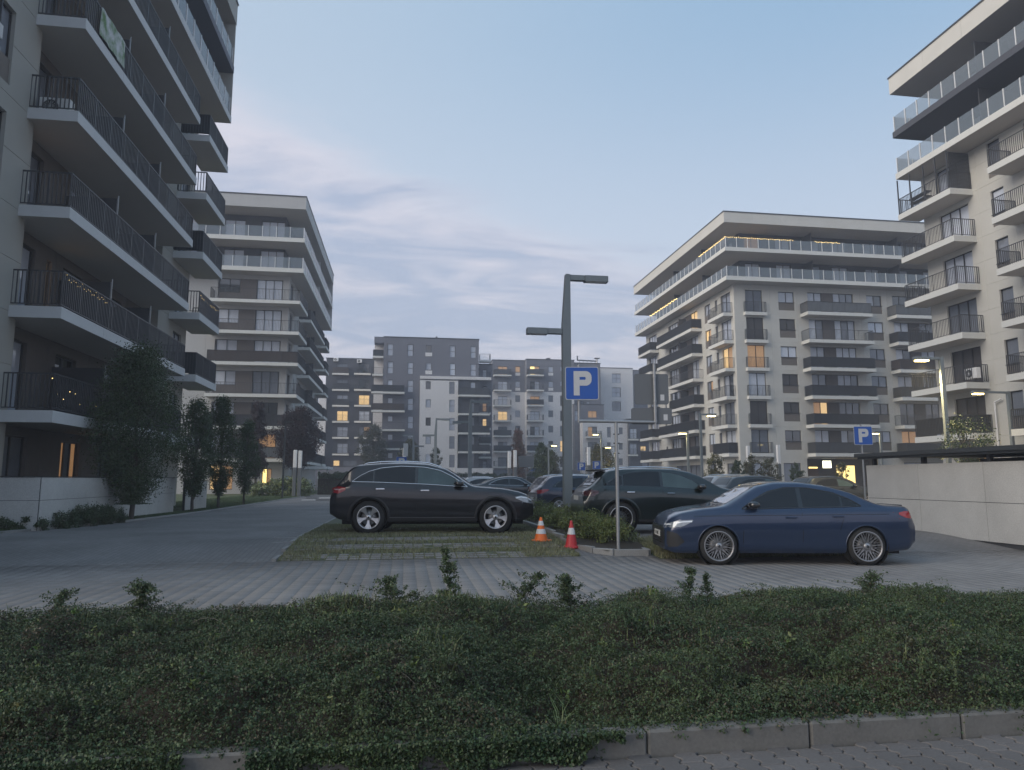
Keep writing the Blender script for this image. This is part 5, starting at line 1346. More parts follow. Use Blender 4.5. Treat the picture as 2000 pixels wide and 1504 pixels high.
    if P.get('plate'):
        obj('lettering', text_me(P['plate'], .085, M_frame), M0 @ Matrix.Translation((xf + .026, 0, P['pz'])) @ Matrix.Rotation(math.pi/2, 4, 'Z') @ Matrix.Rotation(math.pi/2, 4, 'X'), fp)
    # wheels
    tm, rm = wheel_mesh(P['wr'], P['rim'], P['wheel'])
    for ax in (P['ra'], P['fa']):
        for sd in (-1, 1):
            wt = obj('wheel', tm, M0 @ Matrix.Translation((ax, sd * (P['W'] / 2 - .125), P['wr'])) @ (Matrix.Identity(4) if sd < 0 else Matrix.Rotation(math.pi, 4, 'Z')), t)
            obj('rim', rm, W[wt.name] @ Matrix.Rotation(P.get('wrot', .2) * (ax + 1), 4, 'Y'), wt)
    if detail:
        # wheel arch trims
        am = P.get('arch_m', pm)
        for ax in (P['ra'], P['fa']):
            for sd in (-1, 1):
                g = MB(); V = []; r0 = P['wr'] + P.get('ag', .055); r1 = r0 + P.get('aw', .03); n = 28
                a0, a1 = R(-12), R(192)
                for i in range(n + 1):
                    a = a0 + (a1 - a0) * i / n
                    for rr, of in ((r0 - .01, -.02), (r0, .006), (r1, .008), (r1 + .006, -.004)):
                        x, z = ax + rr * math.cos(a), P['wr'] + rr * math.sin(a); x2 = min(max(x, .02), B.L - .02)
                        V.append((x2, sd * (B.S(x2, max(z, B.sill[B.idx(x2)])) + of), max(z, B.sill[B.idx(x2)] - .01)))
                F = [(i*4+k, (i+1)*4+k, (i+1)*4+k+1, i*4+k+1) for i in range(n) for k in range(3)]
                if sd > 0: F = [f[::-1] for f in F]
                g.mesh(V, F, am, True); g.build('wheel_arch', t, M0)
        if P.get('cladding'):
            side_patch('sill_trim', P['ra'] + P['wr'] + .06, P['fa'] - P['wr'] - .06, lambda x: B.sill[B.idx(x)] + .005, lambda x: B.sill[B.idx(x)] + P['cladding'], M_blackp, .008)
            if P.get('sillchrome'): side_patch('sill_trim', P['ra'] + P['wr'] + .1, P['fa'] - P['wr'] - .1, lambda x: B.sill[B.idx(x)] + P['cladding'], lambda x: B.sill[B.idx(x)] + P['cladding'] + .018, mat('dull_trim', (.16, .16, .17), .35, metal=.5), .012, 2)
        # mirror
        for sd in (-1, 1):
            mx, mz = P['mirror']; y = B.S(mx, mz) + .02
            g = MB(); 
            Mm = Matrix.Translation((mx, sd * (y + .09), mz + .045)) @ Matrix.Diagonal((.115, .12, .068, 1))
            g.lathe([(0, -1), (.55, -.9), (.9, -.55), (1, 0), (.92, .5), (.6, .88), (0, 1)], P.get('mirror_m', M_gloss), 16, 'z', M=Mm)
            g.box(mx - .03, sd * y - .03, mz - .01, mx + .04, sd * (y + .05), mz + .02, M_blackp); g.build('door_mirror', t, M0)
        # door seams and handles
        for pts in P.get('seams', []): line('door_seam', pts, .0055, M_under, off=-.001)
        for hx, hz in P.get('handles', []):
            for sd in (-1, 1):
                g = MB(); y = B.S(hx, hz)
                y0, y1 = sorted((sd * (y + .012), sd * (y + .034))); g.bbox(hx - .10, y0, hz - .014, hx + .10, y1, hz + .014, P.get('handle_m', pm), .006)
                y0, y1 = sorted((sd * (y - .005), sd * (y + .0118))); g.box(hx - .095, y0, hz - .01, hx - .075, y1, hz + .01, pm); g.box(hx + .075, y0, hz - .01, hx + .095, y1, hz + .01, pm)
                g.build('door_handle', t, M0)
        for pts, r_, m_ in P.get('crease', []): line('crease_shade_line', pts, r_, m_, off=-.001)  # thin dark line draws the shade along the shoulder crease
        if P.get('rails'):
            xa, xb, m_ = P['rails']
            for sd in (-1, 1):
                g = MB(); n = 22; Q = []
                for i in range(n + 1):
                    x = xa + (xb - xa) * i / n; e = B.sec[B.idx(x)][B.edge]; Q.append(Vector((x, sd * (e[0] - .05), e[1] + .05 + .03 * math.sin(math.pi * i / n) ** .4)))
                for a, b in zip(Q[:-1], Q[1:]): g.tube(a, b, .016, .016, m_, 6, True)
                g.build('roof_rail', t, M0)
        if P.get('spoiler'):
            xa, xb, z, w_, m_ = P['spoiler']; g = MB()
            g.bbox(xa, -w_, z - .03, xb, w_, z + .012, m_, .012); g.build('spoiler', t, M0)
        if P.get('splitter'):
            end_patch('front_splitter', -P['W']*.44, P['W']*.44, P['splitter'], P['splitter'] + .02, M_chrome, True, .02, 12, 1)
        if P.get('exhaust'):
            for sd in (-1, 1):
                g = MB(); g.bbox(-.0 + .03, sd * .62 - .07, .30, .16, sd * .62 + .07, .37, M_chrome, .015); g.build('exhaust_trim', t, M0)
        if P.get('strap'):
            for nm, pts, w_ in P['strap']: side_patch(nm, pts[0][0], pts[-1][0], pts, [(x, z + w_) for x, z in pts], M_blackp, .006, 3)
    return t

def suv_params(**k):
    P = dict(L=4.66, W=1.90, ra=.90, fa=3.77, wr=.370, rim=.255, ag=.06, aw=.055, wheel='star', tumble=.34,
        smooth=.04, top=[(0, .80), (.03, 1.00), (.12, 1.12), (.32, 1.36), (.46, 1.52), (.60, 1.57), (1.2, 1.615), (1.7, 1.62), (2.2, 1.595), (2.62, 1.485), (2.96, 1.275), (3.22, 1.10), (3.4, 1.065), (3.94, 1.02), (4.32, .95), (4.54, .87), (4.63, .76), (4.66, .62)],
        belt=[(0, .80), (.15, 1.04), (.5, 1.12), (1.2, 1.10), (2.2, 1.065), (3.3, 1.01), (3.9, .975), (4.3, .91), (4.55, .82), (4.66, .62)],
        sill=[(0, .44), (.2, .33), (.55, .27), (1.4, .26), (3.3, .26), (4.1, .27), (4.45, .30), (4.66, .40)],
        plan=[(0, .80), (.12, .88), (.5, .935), (1.2, .95), (3.6, .95), (4.0, .94), (4.35, .90), (4.55, .81), (4.66, .68)],
        dlo=([(.50, 1.172), (1.2, 1.155), (2.2, 1.112), (3.12, 1.05)], [(.50, 1.178), (.66, 1.30), (.85, 1.40), (1.15, 1.485), (1.6, 1.525), (2.15, 1.50), (2.5, 1.425), (2.8, 1.28), (3.05, 1.11), (3.12, 1.055)]),
        windows=[dict(x=(.56, .96), lo=[(.56, 1.182), (.96, 1.175)], hi=[(.56, 1.20), (.7, 1.285), (.88, 1.39), (.96, 1.42)]),
                 dict(x=(1.0, 1.92), lo=[(1.0, 1.172), (1.92, 1.14)], hi=[(1.0, 1.43), (1.25, 1.48), (1.6, 1.505), (1.92, 1.497)]),
                 dict(x=(1.99, 2.98), lo=[(1.99, 1.137), (2.98, 1.072)], hi=[(1.99, 1.492), (2.2, 1.474), (2.48, 1.41), (2.75, 1.29), (2.98, 1.13)], clear=True)],
        screen=(2.62, 3.22), rscreen=(.16, .44), sw=(.50, .63), rw=(.60, .50),
        tail=[(.03, .36, [(.03, .95), (.2, .90), (.36, .98)], [(.03, 1.03), (.2, 1.07), (.36, 1.04)])], tz=(.92, 1.02),
        head=[(4.22, 4.60, [(4.22, .80), (4.45, .70), (4.62, .67)], [(4.22, .83), (4.35, .855), (4.5, .83), (4.62, .76)])], hz=(.68, .78),
        grille=(.46, .70), intake=(.30, .40), pz=.44, rpz=.86, mirror=(2.93, 1.085),
        seams=[[(1.98, .34), (1.97, .7), (1.96, 1.0), (1.96, 1.08)], [(3.18, .36), (3.16, .7), (3.1, 1.0)], [(1.06, .84), (1.02, 1.0), (.98, 1.08)]],
        handles=[(1.15, 1.01), (2.16, .975)], rails=(.75, 2.45, M_chrome), cladding=.10, sillchrome=1, arch_m=M_blackp, handle_m=M_chrome, gm=M_chrome)
    P.update(k); return P
def sedan_params(**k):
    P = dict(L=4.50, W=1.82, ra=.93, fa=3.57, gw=.32, side_dark=[(4.18, 4.47, [(4.18, .40), (4.3, .32), (4.47, .30)], [(4.18, .42), (4.3, .55), (4.47, .60)])], wr=.335, rim=.262, ag=.035, aw=.010, wheel='mesh', tumble=.40, smooth=.038,
        top=[(0, .72), (.03, .95), (.08, 1.05), (.50, 1.065), (.66, 1.11), (1.05, 1.29), (1.55, 1.43), (2.0, 1.49), (2.45, 1.49), (2.78, 1.42), (3.10, 1.235), (3.40, 1.07), (3.55, 1.04), (3.9, 1.00), (4.22, .93), (4.40, .85), (4.48, .74), (4.50, .62)],
        belt=[(0, .70), (.06, .95), (.15, 1.0), (.6, 1.01), (1.3, 1.005), (2.4, .99), (3.2, .975), (3.8, .93), (4.2, .85), (4.42, .76), (4.5, .60)],
        sill=[(0, .38), (.12, .27), (.6, .22), (1.4, .205), (3.2, .205), (4.0, .20), (4.35, .20), (4.50, .26)],
        plan=[(0, .74), (.10, .82), (.45, .88), (1.0, .912), (1.6, .905), (3.1, .905), (3.6, .912), (4.0, .895), (4.25, .85), (4.40, .79), (4.47, .72), (4.50, .64)],
        dlo=([(.98, 1.045), (1.3, 1.03), (2.2, 1.012), (3.12, .99)], [(.98, 1.05), (1.15, 1.165), (1.45, 1.29), (1.9, 1.375), (2.3, 1.378), (2.62, 1.305), (2.9, 1.155), (3.12, 1.0)]),
        windows=[dict(x=(1.06, 1.30), lo=[(1.06, 1.055), (1.30, 1.045)], hi=[(1.06, 1.09), (1.18, 1.155), (1.30, 1.205)]), dict(x=(1.34, 2.02), lo=[(1.34, 1.045), (2.02, 1.03)], hi=[(1.34, 1.228), (1.6, 1.305), (1.85, 1.352), (2.02, 1.362)]),
                 dict(x=(2.10, 2.98), lo=[(2.10, 1.028), (2.98, 1.008)], hi=[(2.10, 1.363), (2.3, 1.36), (2.6, 1.29), (2.8, 1.19), (2.98, 1.075)])],
        screen=(2.56, 3.38), rscreen=(.66, 1.36), sw=(.47, .62), rw=(.56, .48), screen_m=mat('windscreen_glass', (.05, .07, .09), .02, spec=1, coat=1),
        tail=[(.03, .32, [(.03, .82), (.2, .84), (.32, .90)], [(.03, .95), (.2, .96), (.32, .93)])], tz=(.82, .94),
        head=[(4.02, 4.46, [(4.02, .775), (4.2, .68), (4.35, .66), (4.46, .65)], [(4.02, .80), (4.2, .79), (4.35, .76), (4.46, .735)])], hz=(.65, .735),
        grille=(.34, .70), intake=(.23, .33), pz=.52, rpz=.55, mirror=(2.93, 1.02), plate='GE 1L0R',
        seams=[[(2.07, .28), (2.06, .6), (2.06, .9), (2.06, 1.0)], [(3.14, .30), (3.12, .6), (3.06, .96)], [(1.40, .62), (1.34, .8), (1.30, 1.02)]],
        handles=[(1.42, .865), (2.26, .845)], trim_dark=1, crease=[([(x, .90 - .035 * (x - 1.0) / 3) for x in np.linspace(.5, 4.0, 30)], .006, M_gloss)], chrome=True, trim=M_gloss, spoiler=(.02, .13, 1.045, .40, M_blackp), splitter=.215, mirror_m=M_gloss, plate_=1)
    P.update(k); return P
def hatch_params(**k):
    P = suv_params(L=4.2, W=1.80, ra=.80, fa=3.36, wr=.32, rim=.21, wheel='plain', ag=.04, aw=.02,
        top=[(0, .75), (.05, .95), (.25, 1.13), (.48, 1.36), (.65, 1.43), (1.2, 1.475), (1.8, 1.475), (2.25, 1.42), (2.6, 1.29), (3.05, 1.02), (3.25, .97), (3.7, .90), (4.0, .80), (4.15, .66), (4.2, .55)],
        belt=[(0, .73), (.15, .93), (.6, .965), (1.5, .95), (3.0, .90), (3.6, .84), (4.0, .72), (4.2, .53)],
        sill=[(0, .36), (.2, .28), (.6, .22), (3.6, .22), (4.0, .23), (4.2, .30)],
        plan=[(0, .74), (.12, .82), (.5, .885), (1.2, .90), (3.2, .90), (3.6, .88), (3.95, .80), (4.12, .68), (4.2, .56)],
        dlo=([(.55, 1.01), (1.5, .99), (2.82, .95)], [(.55, 1.02), (.75, 1.2), (1.1, 1.32), (1.6, 1.36), (2.0, 1.345), (2.4, 1.22), (2.82, .96)]),
        windows=[dict(x=(.72, 1.75), lo=[(.72, 1.025), (1.75, 1.005)], hi=[(.72, 1.13), (.95, 1.26), (1.3, 1.33), (1.75, 1.345)]), dict(x=(1.82, 2.68), lo=[(1.82, 1.0), (2.68, .975)], hi=[(1.82, 1.342), (2.0, 1.325), (2.35, 1.215), (2.68, 1.04)], clear=True)],
        screen=(2.3, 3.02), rscreen=(.22, .54), tail=[(.02, .42, [(.02, .78), (.2, .80), (.42, .92)], [(.02, .90), (.25, .95), (.42, .94)])], tz=(.80, .93),
        head=[(3.75, 4.14, [(3.75, .70), (4.14, .58)], [(3.75, .76), (4.14, .66)])], hz=(.6, .68), grille=(.42, .56), intake=(.26, .36), pz=.44, rpz=.6, mirror=(2.62, .965), seams=[[(1.78, .3), (1.78, .95)], [(2.9, .3), (2.86, .88)]],
        handles=[(.98, .88), (1.95, .87)], rails=None, cladding=None, sillchrome=None, arch_m=None, handle_m=M_gloss, chrome=False)
    P.update(k)
    if P.get('arch_m') is None: P.pop('arch_m')
    P['rails'] = k.get('rails'); return P
def paint(name, c, rough=.28): return mat(name, c, rough, metal=.35, coat=1.0, noise=.06, nscale=300)
def cars():
    p_black = paint('paint_black', (.009, .010, .015)); p_blue = paint('paint_blue', (.014, .031, .076)); p_green = paint('paint_dark_green', (.010, .019, .021))
    p_navy = paint('paint_navy', (.014, .022, .05)); p_grey = paint('paint_grey', (.12, .13, .14)); p_silver = paint('paint_silver', (.38, .39, .40)); p_white = paint('paint_white', (.55, .55, .54)); p_dark = paint('paint_charcoal', (.025, .03, .036))
    car('parked_car', 'black sport utility car with chrome window line parked on the grass blocks', 'car', suv_params(s=1.03, wrot=.35, tstrip=1), SUV_POS, SUV_ROT, p_black, 2)
    car('parked_car', 'blue saloon car facing left with thin cross-spoke wheels', 'car', sedan_params(s=.985, wrot=.1), BLUE_POS, BLUE_ROT, p_blue, 2)
    car('parked_car', 'dark green sport utility car with dark spoked wheels behind the sign pole', 'car',
        suv_params(s=.965, tail_m=mat('tail_lamp_dark', (.05, .008, .01), .1, coat=1), wheel='dark', rim=.28, wr=.385, L=4.8, fa=3.86, arch_m=p_green, chrome=False, spoiler=(.36, .62, 1.555, .56, M_blackp), rails=(.8, 2.5, M_chrome), sillchrome=None,
                   top=[(0, .85), (.05, 1.04), (.3, 1.24), (.56, 1.50), (.7, 1.56), (1.1, 1.595), (1.7, 1.605), (2.3, 1.59), (2.7, 1.53), (3.0, 1.41), (3.5, 1.15), (3.7, 1.10), (4.2, 1.03), (4.6, .92), (4.75, .76), (4.8, .62)]), GREEN_POS, GREEN_ROT, p_green, 2)
    car('parked_car', 'dark blue hatchback seen from behind its red tail lamp, left of the tall lamp post', 'car', hatch_params(), (5.55, 26.6, gz(26.6)), R(3), p_navy, 1)
    car('parked_car', 'dark saloon with a pale window line parked behind the nose of the black car', 'car', sedan_params(wheel='plain', wr=.32, rim=.21, chrome=True, trim=M_chrome, crease=[], spoiler=None, splitter=None, plate=None), (4.3, 38.2, 0), R(2), p_dark, 1)
    car('parked_car', 'silver estate car whose roof shows behind the dark saloon', 'car', hatch_params(rails=(.7, 2.2, M_chrome)), (4.0, 44.5, 0), R(2), p_silver, 1)
    car('parked_car', 'pale car whose roof shows just beyond the mirror of the black car', 'car', hatch_params(), (2.9, 50.5, 0), R(2), p_grey, 1)
    car('parked_car', 'silver car with a roof rail seen right of the tall lamp post', 'car', suv_params(wheel='plain', sillchrome=None, s=.95), (7.7, 34.2, 0), R(2), p_grey, 1)
    car('parked_car', 'dark car with a sloping pale rear window left of the tall lamp post', 'car', suv_params(wheel='plain', sillchrome=None, s=.93), (6.3, 31.0, 0), R(2), p_dark, 1)
    car('parked_car', 'pale lamp-lit car roof behind the nose of the blue car', 'car', suv_params(wheel='plain', sillchrome=None, s=.95), (14.8, 32.5, 0), R(4), p_silver, 1)
    car('parked_car', 'dark low car in front of the pale lamp-lit car', 'car', hatch_params(), (13.0, 27.2, 0), R(4), p_dark, 1)
    car('parked_car', 'small dark car showing above the boot of the blue car', 'car', hatch_params(), (19.2, 32.0, 0), R(4), p_dark, 1)
SUV_POS = (-.72, 17.0, gz(17.0)); SUV_ROT = R(-5)
BLUE_POS = (8.85, 12.55, -.2); BLUE_ROT = R(178)
GREEN_POS = (5.35, 17.1, gz(17.1)); GREEN_ROT = R(-1)
SUV_POS = (-.71, 18.07, gz(18.07) + .012); SUV_ROT = R(-6)
BLUE_POS = (8.25, 12.6, -.197); BLUE_ROT = R(170)
GREEN_POS = (5.05, 17.2, gz(17.2)); GREEN_ROT = R(-2)
# ======================================================================= vegetation
RN = np.random.default_rng(11)
def leafmat(name, c1, c2, island=.35, rough=.6):
    m = mat(name, c1, rough, col2=c2, nscale=1.6, island=island, detail=5)
    return m
def rhombs(C, A, Bv):
    n = len(C); V = np.stack([C - A, C + Bv, C + A, C - Bv], 1).reshape(-1, 3); F = np.arange(4 * n).reshape(n, 4); return V, F
def rand_dirs(n, up=0.):
    d = RN.normal(size=(n, 3)); d[:, 2] += up; return d / np.linalg.norm(d, axis=1, keepdims=True)
def leaves(C, L, Wd, up=.3, droop=0):
    n = len(C); a = rand_dirs(n); nrm = rand_dirs(n, up * 3); b = np.cross(nrm, a); b /= np.linalg.norm(b, axis=1, keepdims=True) + 1e-9
    s = RN.uniform(.7, 1.3, (n, 1)); return rhombs(C, a * L * .5 * s, b * Wd * .5 * s)
def merge(parts):
    Vs, Fs, o = [], [], 0
    for V, F in parts: Vs.append(V); Fs.append(F + o); o += len(V)
    return np.concatenate(Vs), np.concatenate(Fs)
def vnoise(x, y, s, seed=0):
    r = np.random.default_rng(seed); g = r.random((64, 64)); xi = x / s + 100; yi = y / s + 100
    x0 = np.floor(xi).astype(int); y0 = np.floor(yi).astype(int); fx = xi - x0; fy = yi - y0; fx = fx*fx*(3-2*fx); fy = fy*fy*(3-2*fy)
    a = g[x0 % 64, y0 % 64]; b = g[(x0+1) % 64, y0 % 64]; c = g[x0 % 64, (y0+1) % 64]; d = g[(x0+1) % 64, (y0+1) % 64]
    return (a*(1-fx)+b*fx)*(1-fy)+(c*(1-fx)+d*fx)*fy

M_bark = mat('tree_bark', (.07, .06, .05), .9, noise=.3, nscale=10, bump=.6)
M_twig = mat('grey_twig', (.20, .18, .15), .85, noise=.3)
M_cot = leafmat('cotoneaster_leaf', (.027, .055, .022), (.056, .084, .032), .36)
M_cotb = leafmat('cotoneaster_leaf_bronze', (.075, .055, .035), (.05, .06, .03), .4)
M_grass = leafmat('grass_blade', (.17, .185, .085), (.22, .21, .12), .35)
M_weed = leafmat('weed_leaf', (.09, .15, .035), (.13, .15, .05), .3)
M_tree = leafmat('hornbeam_leaf', (.038, .068, .028), (.062, .088, .036), .4)
M_plum = leafmat('plum_leaf', (.030, .018, .022), (.05, .028, .03), .35)
M_olive = leafmat('olive_leaf', (.07, .08, .03), (.10, .09, .04), .35)
M_red = leafmat('russet_leaf', (.22, .10, .07), (.16, .11, .06), .3)
M_lime = leafmat('lime_shrub_leaf', (.13, .155, .04), (.085, .115, .035), .35)
M_hyd = leafmat('hydrangea_flower', (.58, .62, .40), (.42, .48, .26), .2)
M_hedge = leafmat('hedge_leaf', (.028, .055, .02), (.045, .07, .027), .4)

def bank_h(x, y):      # top surface of the planted bank
    t = np.clip((y - 4.17) / 3.45, 0, 1)
    base = -.13 + .05 * np.clip((y - 4.15) / .25, 0, 1) + .16 * t ** .8 - .02
    bump = (vnoise(x, y, .9, 1) - .5) * .30 + (vnoise(x, y, .48, 2) - .5) * .38 + (vnoise(x, y, .19, 3) - .5) * .17
    env = (1 - .62 * np.clip((y - 6.6) / .6, 0, 1)) * np.clip((y - 4.15) / .45, 0, 1) * np.clip((7.72 - y) / .35, 0.05, 1)
    dip = .0 * np.exp(-((x + .1) / 1.1) ** 2 - ((y - 7.6) / 1.0) ** 2)
    return base + bump * env - dip - .16 * np.clip((y - 7.45) / .3, 0, 1)
def bank():
    me = field('soil', -8, 13, 4.24, 7.68, 200, 44, lambda x, y: bank_h(x, y) - .05, M_soil)
    tag(obj('planted_bank', me), kind='structure')
    parts = []; partsb = []
    # dense small leaves over the surface, several layers deep
    n = 700000; x = RN.uniform(-7, 11, n); y = 4.14 + 3.5 * RN.random(n) ** 1.25
    keep = np.abs(x - .15 * y) < 1.05 * y + .6; x, y = x[keep], y[keep]
    z = bank_h(x, y) + RN.uniform(-.05, .035, len(x)) + (vnoise(x, y, .08, 8) - .5) * .05
    bz = vnoise(x, y, .5, 5) * .6 + vnoise(x, y, .13, 6) * .4
    C = np.stack([x, y, z], 1); sel = bz * .6 + RN.random(len(x)) * .4 > .62
    V, F = leaves(C[~sel], .0145, .009, .35); parts.append((V, F)); partsb.append(leaves(C[sel], .02, .012, .35))
    # arching sprays with leaves along them
    ns = 13000; x = RN.uniform(-7, 11, ns); y = 4.2 + 3.45 * RN.random(ns) ** 1.15; keep = np.abs(x - .15*y) < 1.05*y + .6; x, y = x[keep], y[keep]; ns = len(x)
    az = RN.uniform(0, 2*np.pi, ns); ln = RN.uniform(.12, .38, ns); up = RN.uniform(.2, .95, ns); az = np.where(RN.random(ns) < .5, RN.uniform(np.pi, 2*np.pi, ns), az)
    up *= np.where(y > 7.2, .7, 1)
    t = np.linspace(.1, 1, 16)[None]; 
    px = x[:, None] + np.cos(az)[:, None] * ln[:, None] * t; py = y[:, None] + np.sin(az)[:, None] * ln[:, None] * t * .8
    pz = (bank_h(x, y) - .03)[:, None] + ln[:, None] * (up[:, None] * t * 1.1 - .75 * up[:, None] * t**2.2)
    py = np.clip(py, 4.11, 7.74)
    for k in range(2):
        C = np.stack([px, py, pz], -1).reshape(-1, 3) + RN.normal(0, .008, (px.size, 3)); s_ = RN.random(len(C)) < .12
        parts.append(leaves(C[~s_], .0185, .0095, .2)); partsb.append(leaves(C[s_], .02, .011, .2))
    ns = 2600; x = RN.uniform(-6, 9.5, ns); y = 4.35 + 3.0 * RN.random(ns) ** 1.1; keep = np.abs(x - .15*y) < .95*y + .4; x, y = x[keep], y[keep]; ns = len(x)
    az = RN.uniform(np.pi * .9, 2.1*np.pi, ns); ln = RN.uniform(.26, .5, ns); up = RN.uniform(.5, 1.0, ns) * np.where(y > 6.8, .6, 1); t = np.linspace(.08, 1, 34)[None]
    px = x[:, None] + np.cos(az)[:, None] * ln[:, None] * t * .9; py = np.clip(y[:, None] + np.sin(az)[:, None] * ln[:, None] * t * .8, 4.1, 7.7)
    pz = (bank_h(x, y) - .03)[:, None] + ln[:, None] * up[:, None] * (1.0 * t - 1.05 * t**2.3)
    for k in range(3):
        C = np.stack([px, py, pz], -1).reshape(-1, 3) + RN.normal(0, .011, (px.size, 3)) * (1.25 - t.repeat(ns, 0).reshape(-1, 1)); parts.append(leaves(C, .019, .009, .2))
    # trailing bits over the kerb
    for x0 in np.arange(-3.4, 4.6, .09):
        hid = (x0 < 1.15 and not -1.12 < x0 < -.8)
        if RN.random() < (.0 if hid else .22): continue
        m_ = RN.integers(10, 60) * (7 if hid else 1); ext = RN.uniform(.0, .13) * (1.6 if RN.random() < .12 else .8) if not hid else RN.uniform(.16, .36)
        xx = x0 + RN.normal(0, .035, m_); tt = RN.random(m_); yy = 4.25 - tt * ext * 1.3; zz = np.where(yy > 4.12, -.115, -.115 - (4.12 - yy) * 2.2) + RN.uniform(0, .02, m_); yy = np.maximum(yy, 4.105 - RN.random(m_) * .01)
        parts.append(leaves(np.stack([xx, yy, zz], 1), .022, .014, .3))
    n = 30000; x = RN.uniform(-3.8, 1.25, n); edge = -.125 - .13 * np.clip(vnoise(x, x * 0 + 3, .16, 31) * 1.3 + .15 - np.clip((x - .95) * 3, 0, 1), 0, 1); keep = ~((x > -1.13 + .05 * np.sin(x * 60)) & (x < -.78)); x, edge = x[keep], edge[keep]
    z = -.10 + (edge + .10) * RN.random(len(x)); y = 4.10 - .05 * RN.random(len(x)) - (z < -.2) * .03; parts.append(leaves(np.stack([x, y, z], 1), .022, .013, .3))
    V, F = merge(parts); o = obj('ground_cover', npmesh('ground_cover', V, F, M_cot)); tag(o, kind='stuff')
    V, F = merge(partsb); o = obj('ground_cover_bronze', npmesh('ground_cover_bronze', V, F, M_cotb)); tag(o, kind='stuff')
    # bare twigs and pale stems
    mb = MB()
    for i in range(90):
        x0 = rnd.uniform(-4, 7); y0 = rnd.uniform(4.6, 7.5)
        if abs(x0 - .15*y0) > .8*y0: continue
        z0 = float(bank_h(np.array(x0), np.array(y0))) ; a = rnd.uniform(0, 6.28); l_ = rnd.uniform(.12, .35); q = Vector((x0, y0, z0)); u = rnd.uniform(.3, .9)
        for k in range(5):
            nq = q + Vector((math.cos(a) * l_/5, math.sin(a) * l_/5, (u - k * .32) * l_/5)); mb.tube(q, nq, .0022, .0018, M_twig, 4, False); q = nq; a += rnd.uniform(-.3, .3)
    o = mb.build('dry_twigs'); tag(o, kind='stuff')
    # grass blades and weeds in the bank
    gp = []
    def blades(cx, cy, n, h, spread, lean=.35, w=.004, zf=None):
        bx = cx + RN.normal(0, spread, n); by = cy + RN.normal(0, spread, n); bz = (zf or bank_h)(bx, by) - .02
        az = RN.uniform(0, 2*np.pi, n); hh = h * RN.uniform(.5, 1.1, n); lx = np.cos(az) * lean * hh; ly = np.sin(az) * lean * hh
        P0 = np.stack([bx, by, bz], 1); P1 = np.stack([bx + lx*.35, by + ly*.35, bz + hh*.65], 1); P2 = np.stack([bx + lx, by + ly, bz + hh * .93], 1)
        sd = np.stack([-np.sin(az), np.cos(az), 0*az], 1) * w
        V = np.stack([P0 - sd, P0 + sd, P1 + sd*.8, P1 - sd*.8, P1 - sd * .8, P1 + sd * .8, P2 + sd * .1, P2 - sd * .1], 1).reshape(-1, 3); F = np.arange(8*n).reshape(-1, 4); return V, F
    for k in range(110):
        cx = RN.uniform(-4.5, 8); cy = RN.uniform(4.4, 7.6); gp.append(blades(cx, cy, 7, .13, .04))
    for k in range(36): cx = RN.uniform(-1.2, 1.0) ; gp.append(blades(cx * .9 - .1, RN.uniform(6.9, 7.5), 16, .13, .06))
    for cx, cy in ((.98, 4.42), (.3, 5.0)): gp.append(blades(cx, cy, 22, .24, .035, .8, .003))
    V, F = merge(gp); tag(obj('grass_tufts', npmesh('grass_tufts', V, F, leafmat('bank_grass', (.09, .13, .045), (.13, .145, .06), .3))), kind='stuff')
    # small broad-leaved weeds
    wp = []
    for k in range(110):
        cx, cy = RN.uniform(-4, 7), RN.uniform(4.35, 7.5); n_ = 14; c = np.array([cx, cy, float(bank_h(np.array(cx), np.array(cy))) + .01]); C = c + RN.normal(0, 1, (n_, 3)) * [.025, .025, .02] + [0, 0, .02]; wp.append(leaves(C, .042, .022, .5))
    V, F = merge(wp); tag(obj('weeds', npmesh('weeds', V, F, M_weed)), kind='stuff')
    # upright shoots that stand out against the road
    k = 0
    for (x, y, h, w, lab, n) in ((.02, 7.45, .20, .10, 'bushy leaning shoot left of centre above the planted bank', 900), (.50, 7.35, .36, .045, 'tall twisted leafy shoot rising highest from the planted bank', 800), (1.25, 7.45, .20, .09, 'leaning leafy shoot with a bare tip right of centre', 500), (1.72, 7.4, .22, .09, 'arching leafy shoot near the middle of the planted bank', 900),
                       (3.0, 7.4, .22, .05, 'spiky branching shoot under the sign pole', 420), (3.25, 7.45, .19, .03, 'slim spiky shoot right of the branching one', 240), (-2.45, 7.35, .20, .11, 'leafy clump standing above the bank at the left', 900), (-3.2, 7.4, .16, .06, 'small pointed shoot at the far left of the bank', 350), (5.1, 7.4, .14, .10, 'low spiky shoot at the right end of the bank', 400), (5.9, 7.3, .12, .12, 'low leafy clump near the right edge of the bank', 500)):
        z0 = float(bank_h(np.array(x), np.array(y))) - .03; t = thing('shrub_shoot', lab, 'shrub', (x, y, z0), 0, 'shoots standing up from the planted bank')
        mb = MB(); LP = []
        h *= 1.35; w *= 1.3; n = int(n * 3); q = Vector((x, y, z0)); a = RN.uniform(0, 6.28); lean = RN.uniform(-.5, .5)
        S_ = [q.copy()]
        for s_ in range(7):
            q = q + Vector((lean * h/7 + RN.normal(0, .008), RN.normal(0, .006), h/7)); mb.tube(S_[-1], q, .004 - s_*.0003, .0037 - s_*.0003, M_bark, 5, False); S_.append(q.copy())
            wv = w * (1.9 - 1.5 * s_ / 6) * RN.uniform(.3, 1.45)
            for b in range(5):
                d = Vector((RN.normal(0, 1) * wv * .9, RN.normal(0, 1) * wv * .9, RN.uniform(-.3, .9) * wv)); mb.tube(q, q + d, .0022, .001, M_bark, 4, False)
                for e in np.linspace(.2, 1, 7): LP.append(q + d * e)
        LP = np.array([tuple(v) for v in LP]); C = LP[RN.integers(0, len(LP), n)] + RN.normal(0, .014, (n, 3))
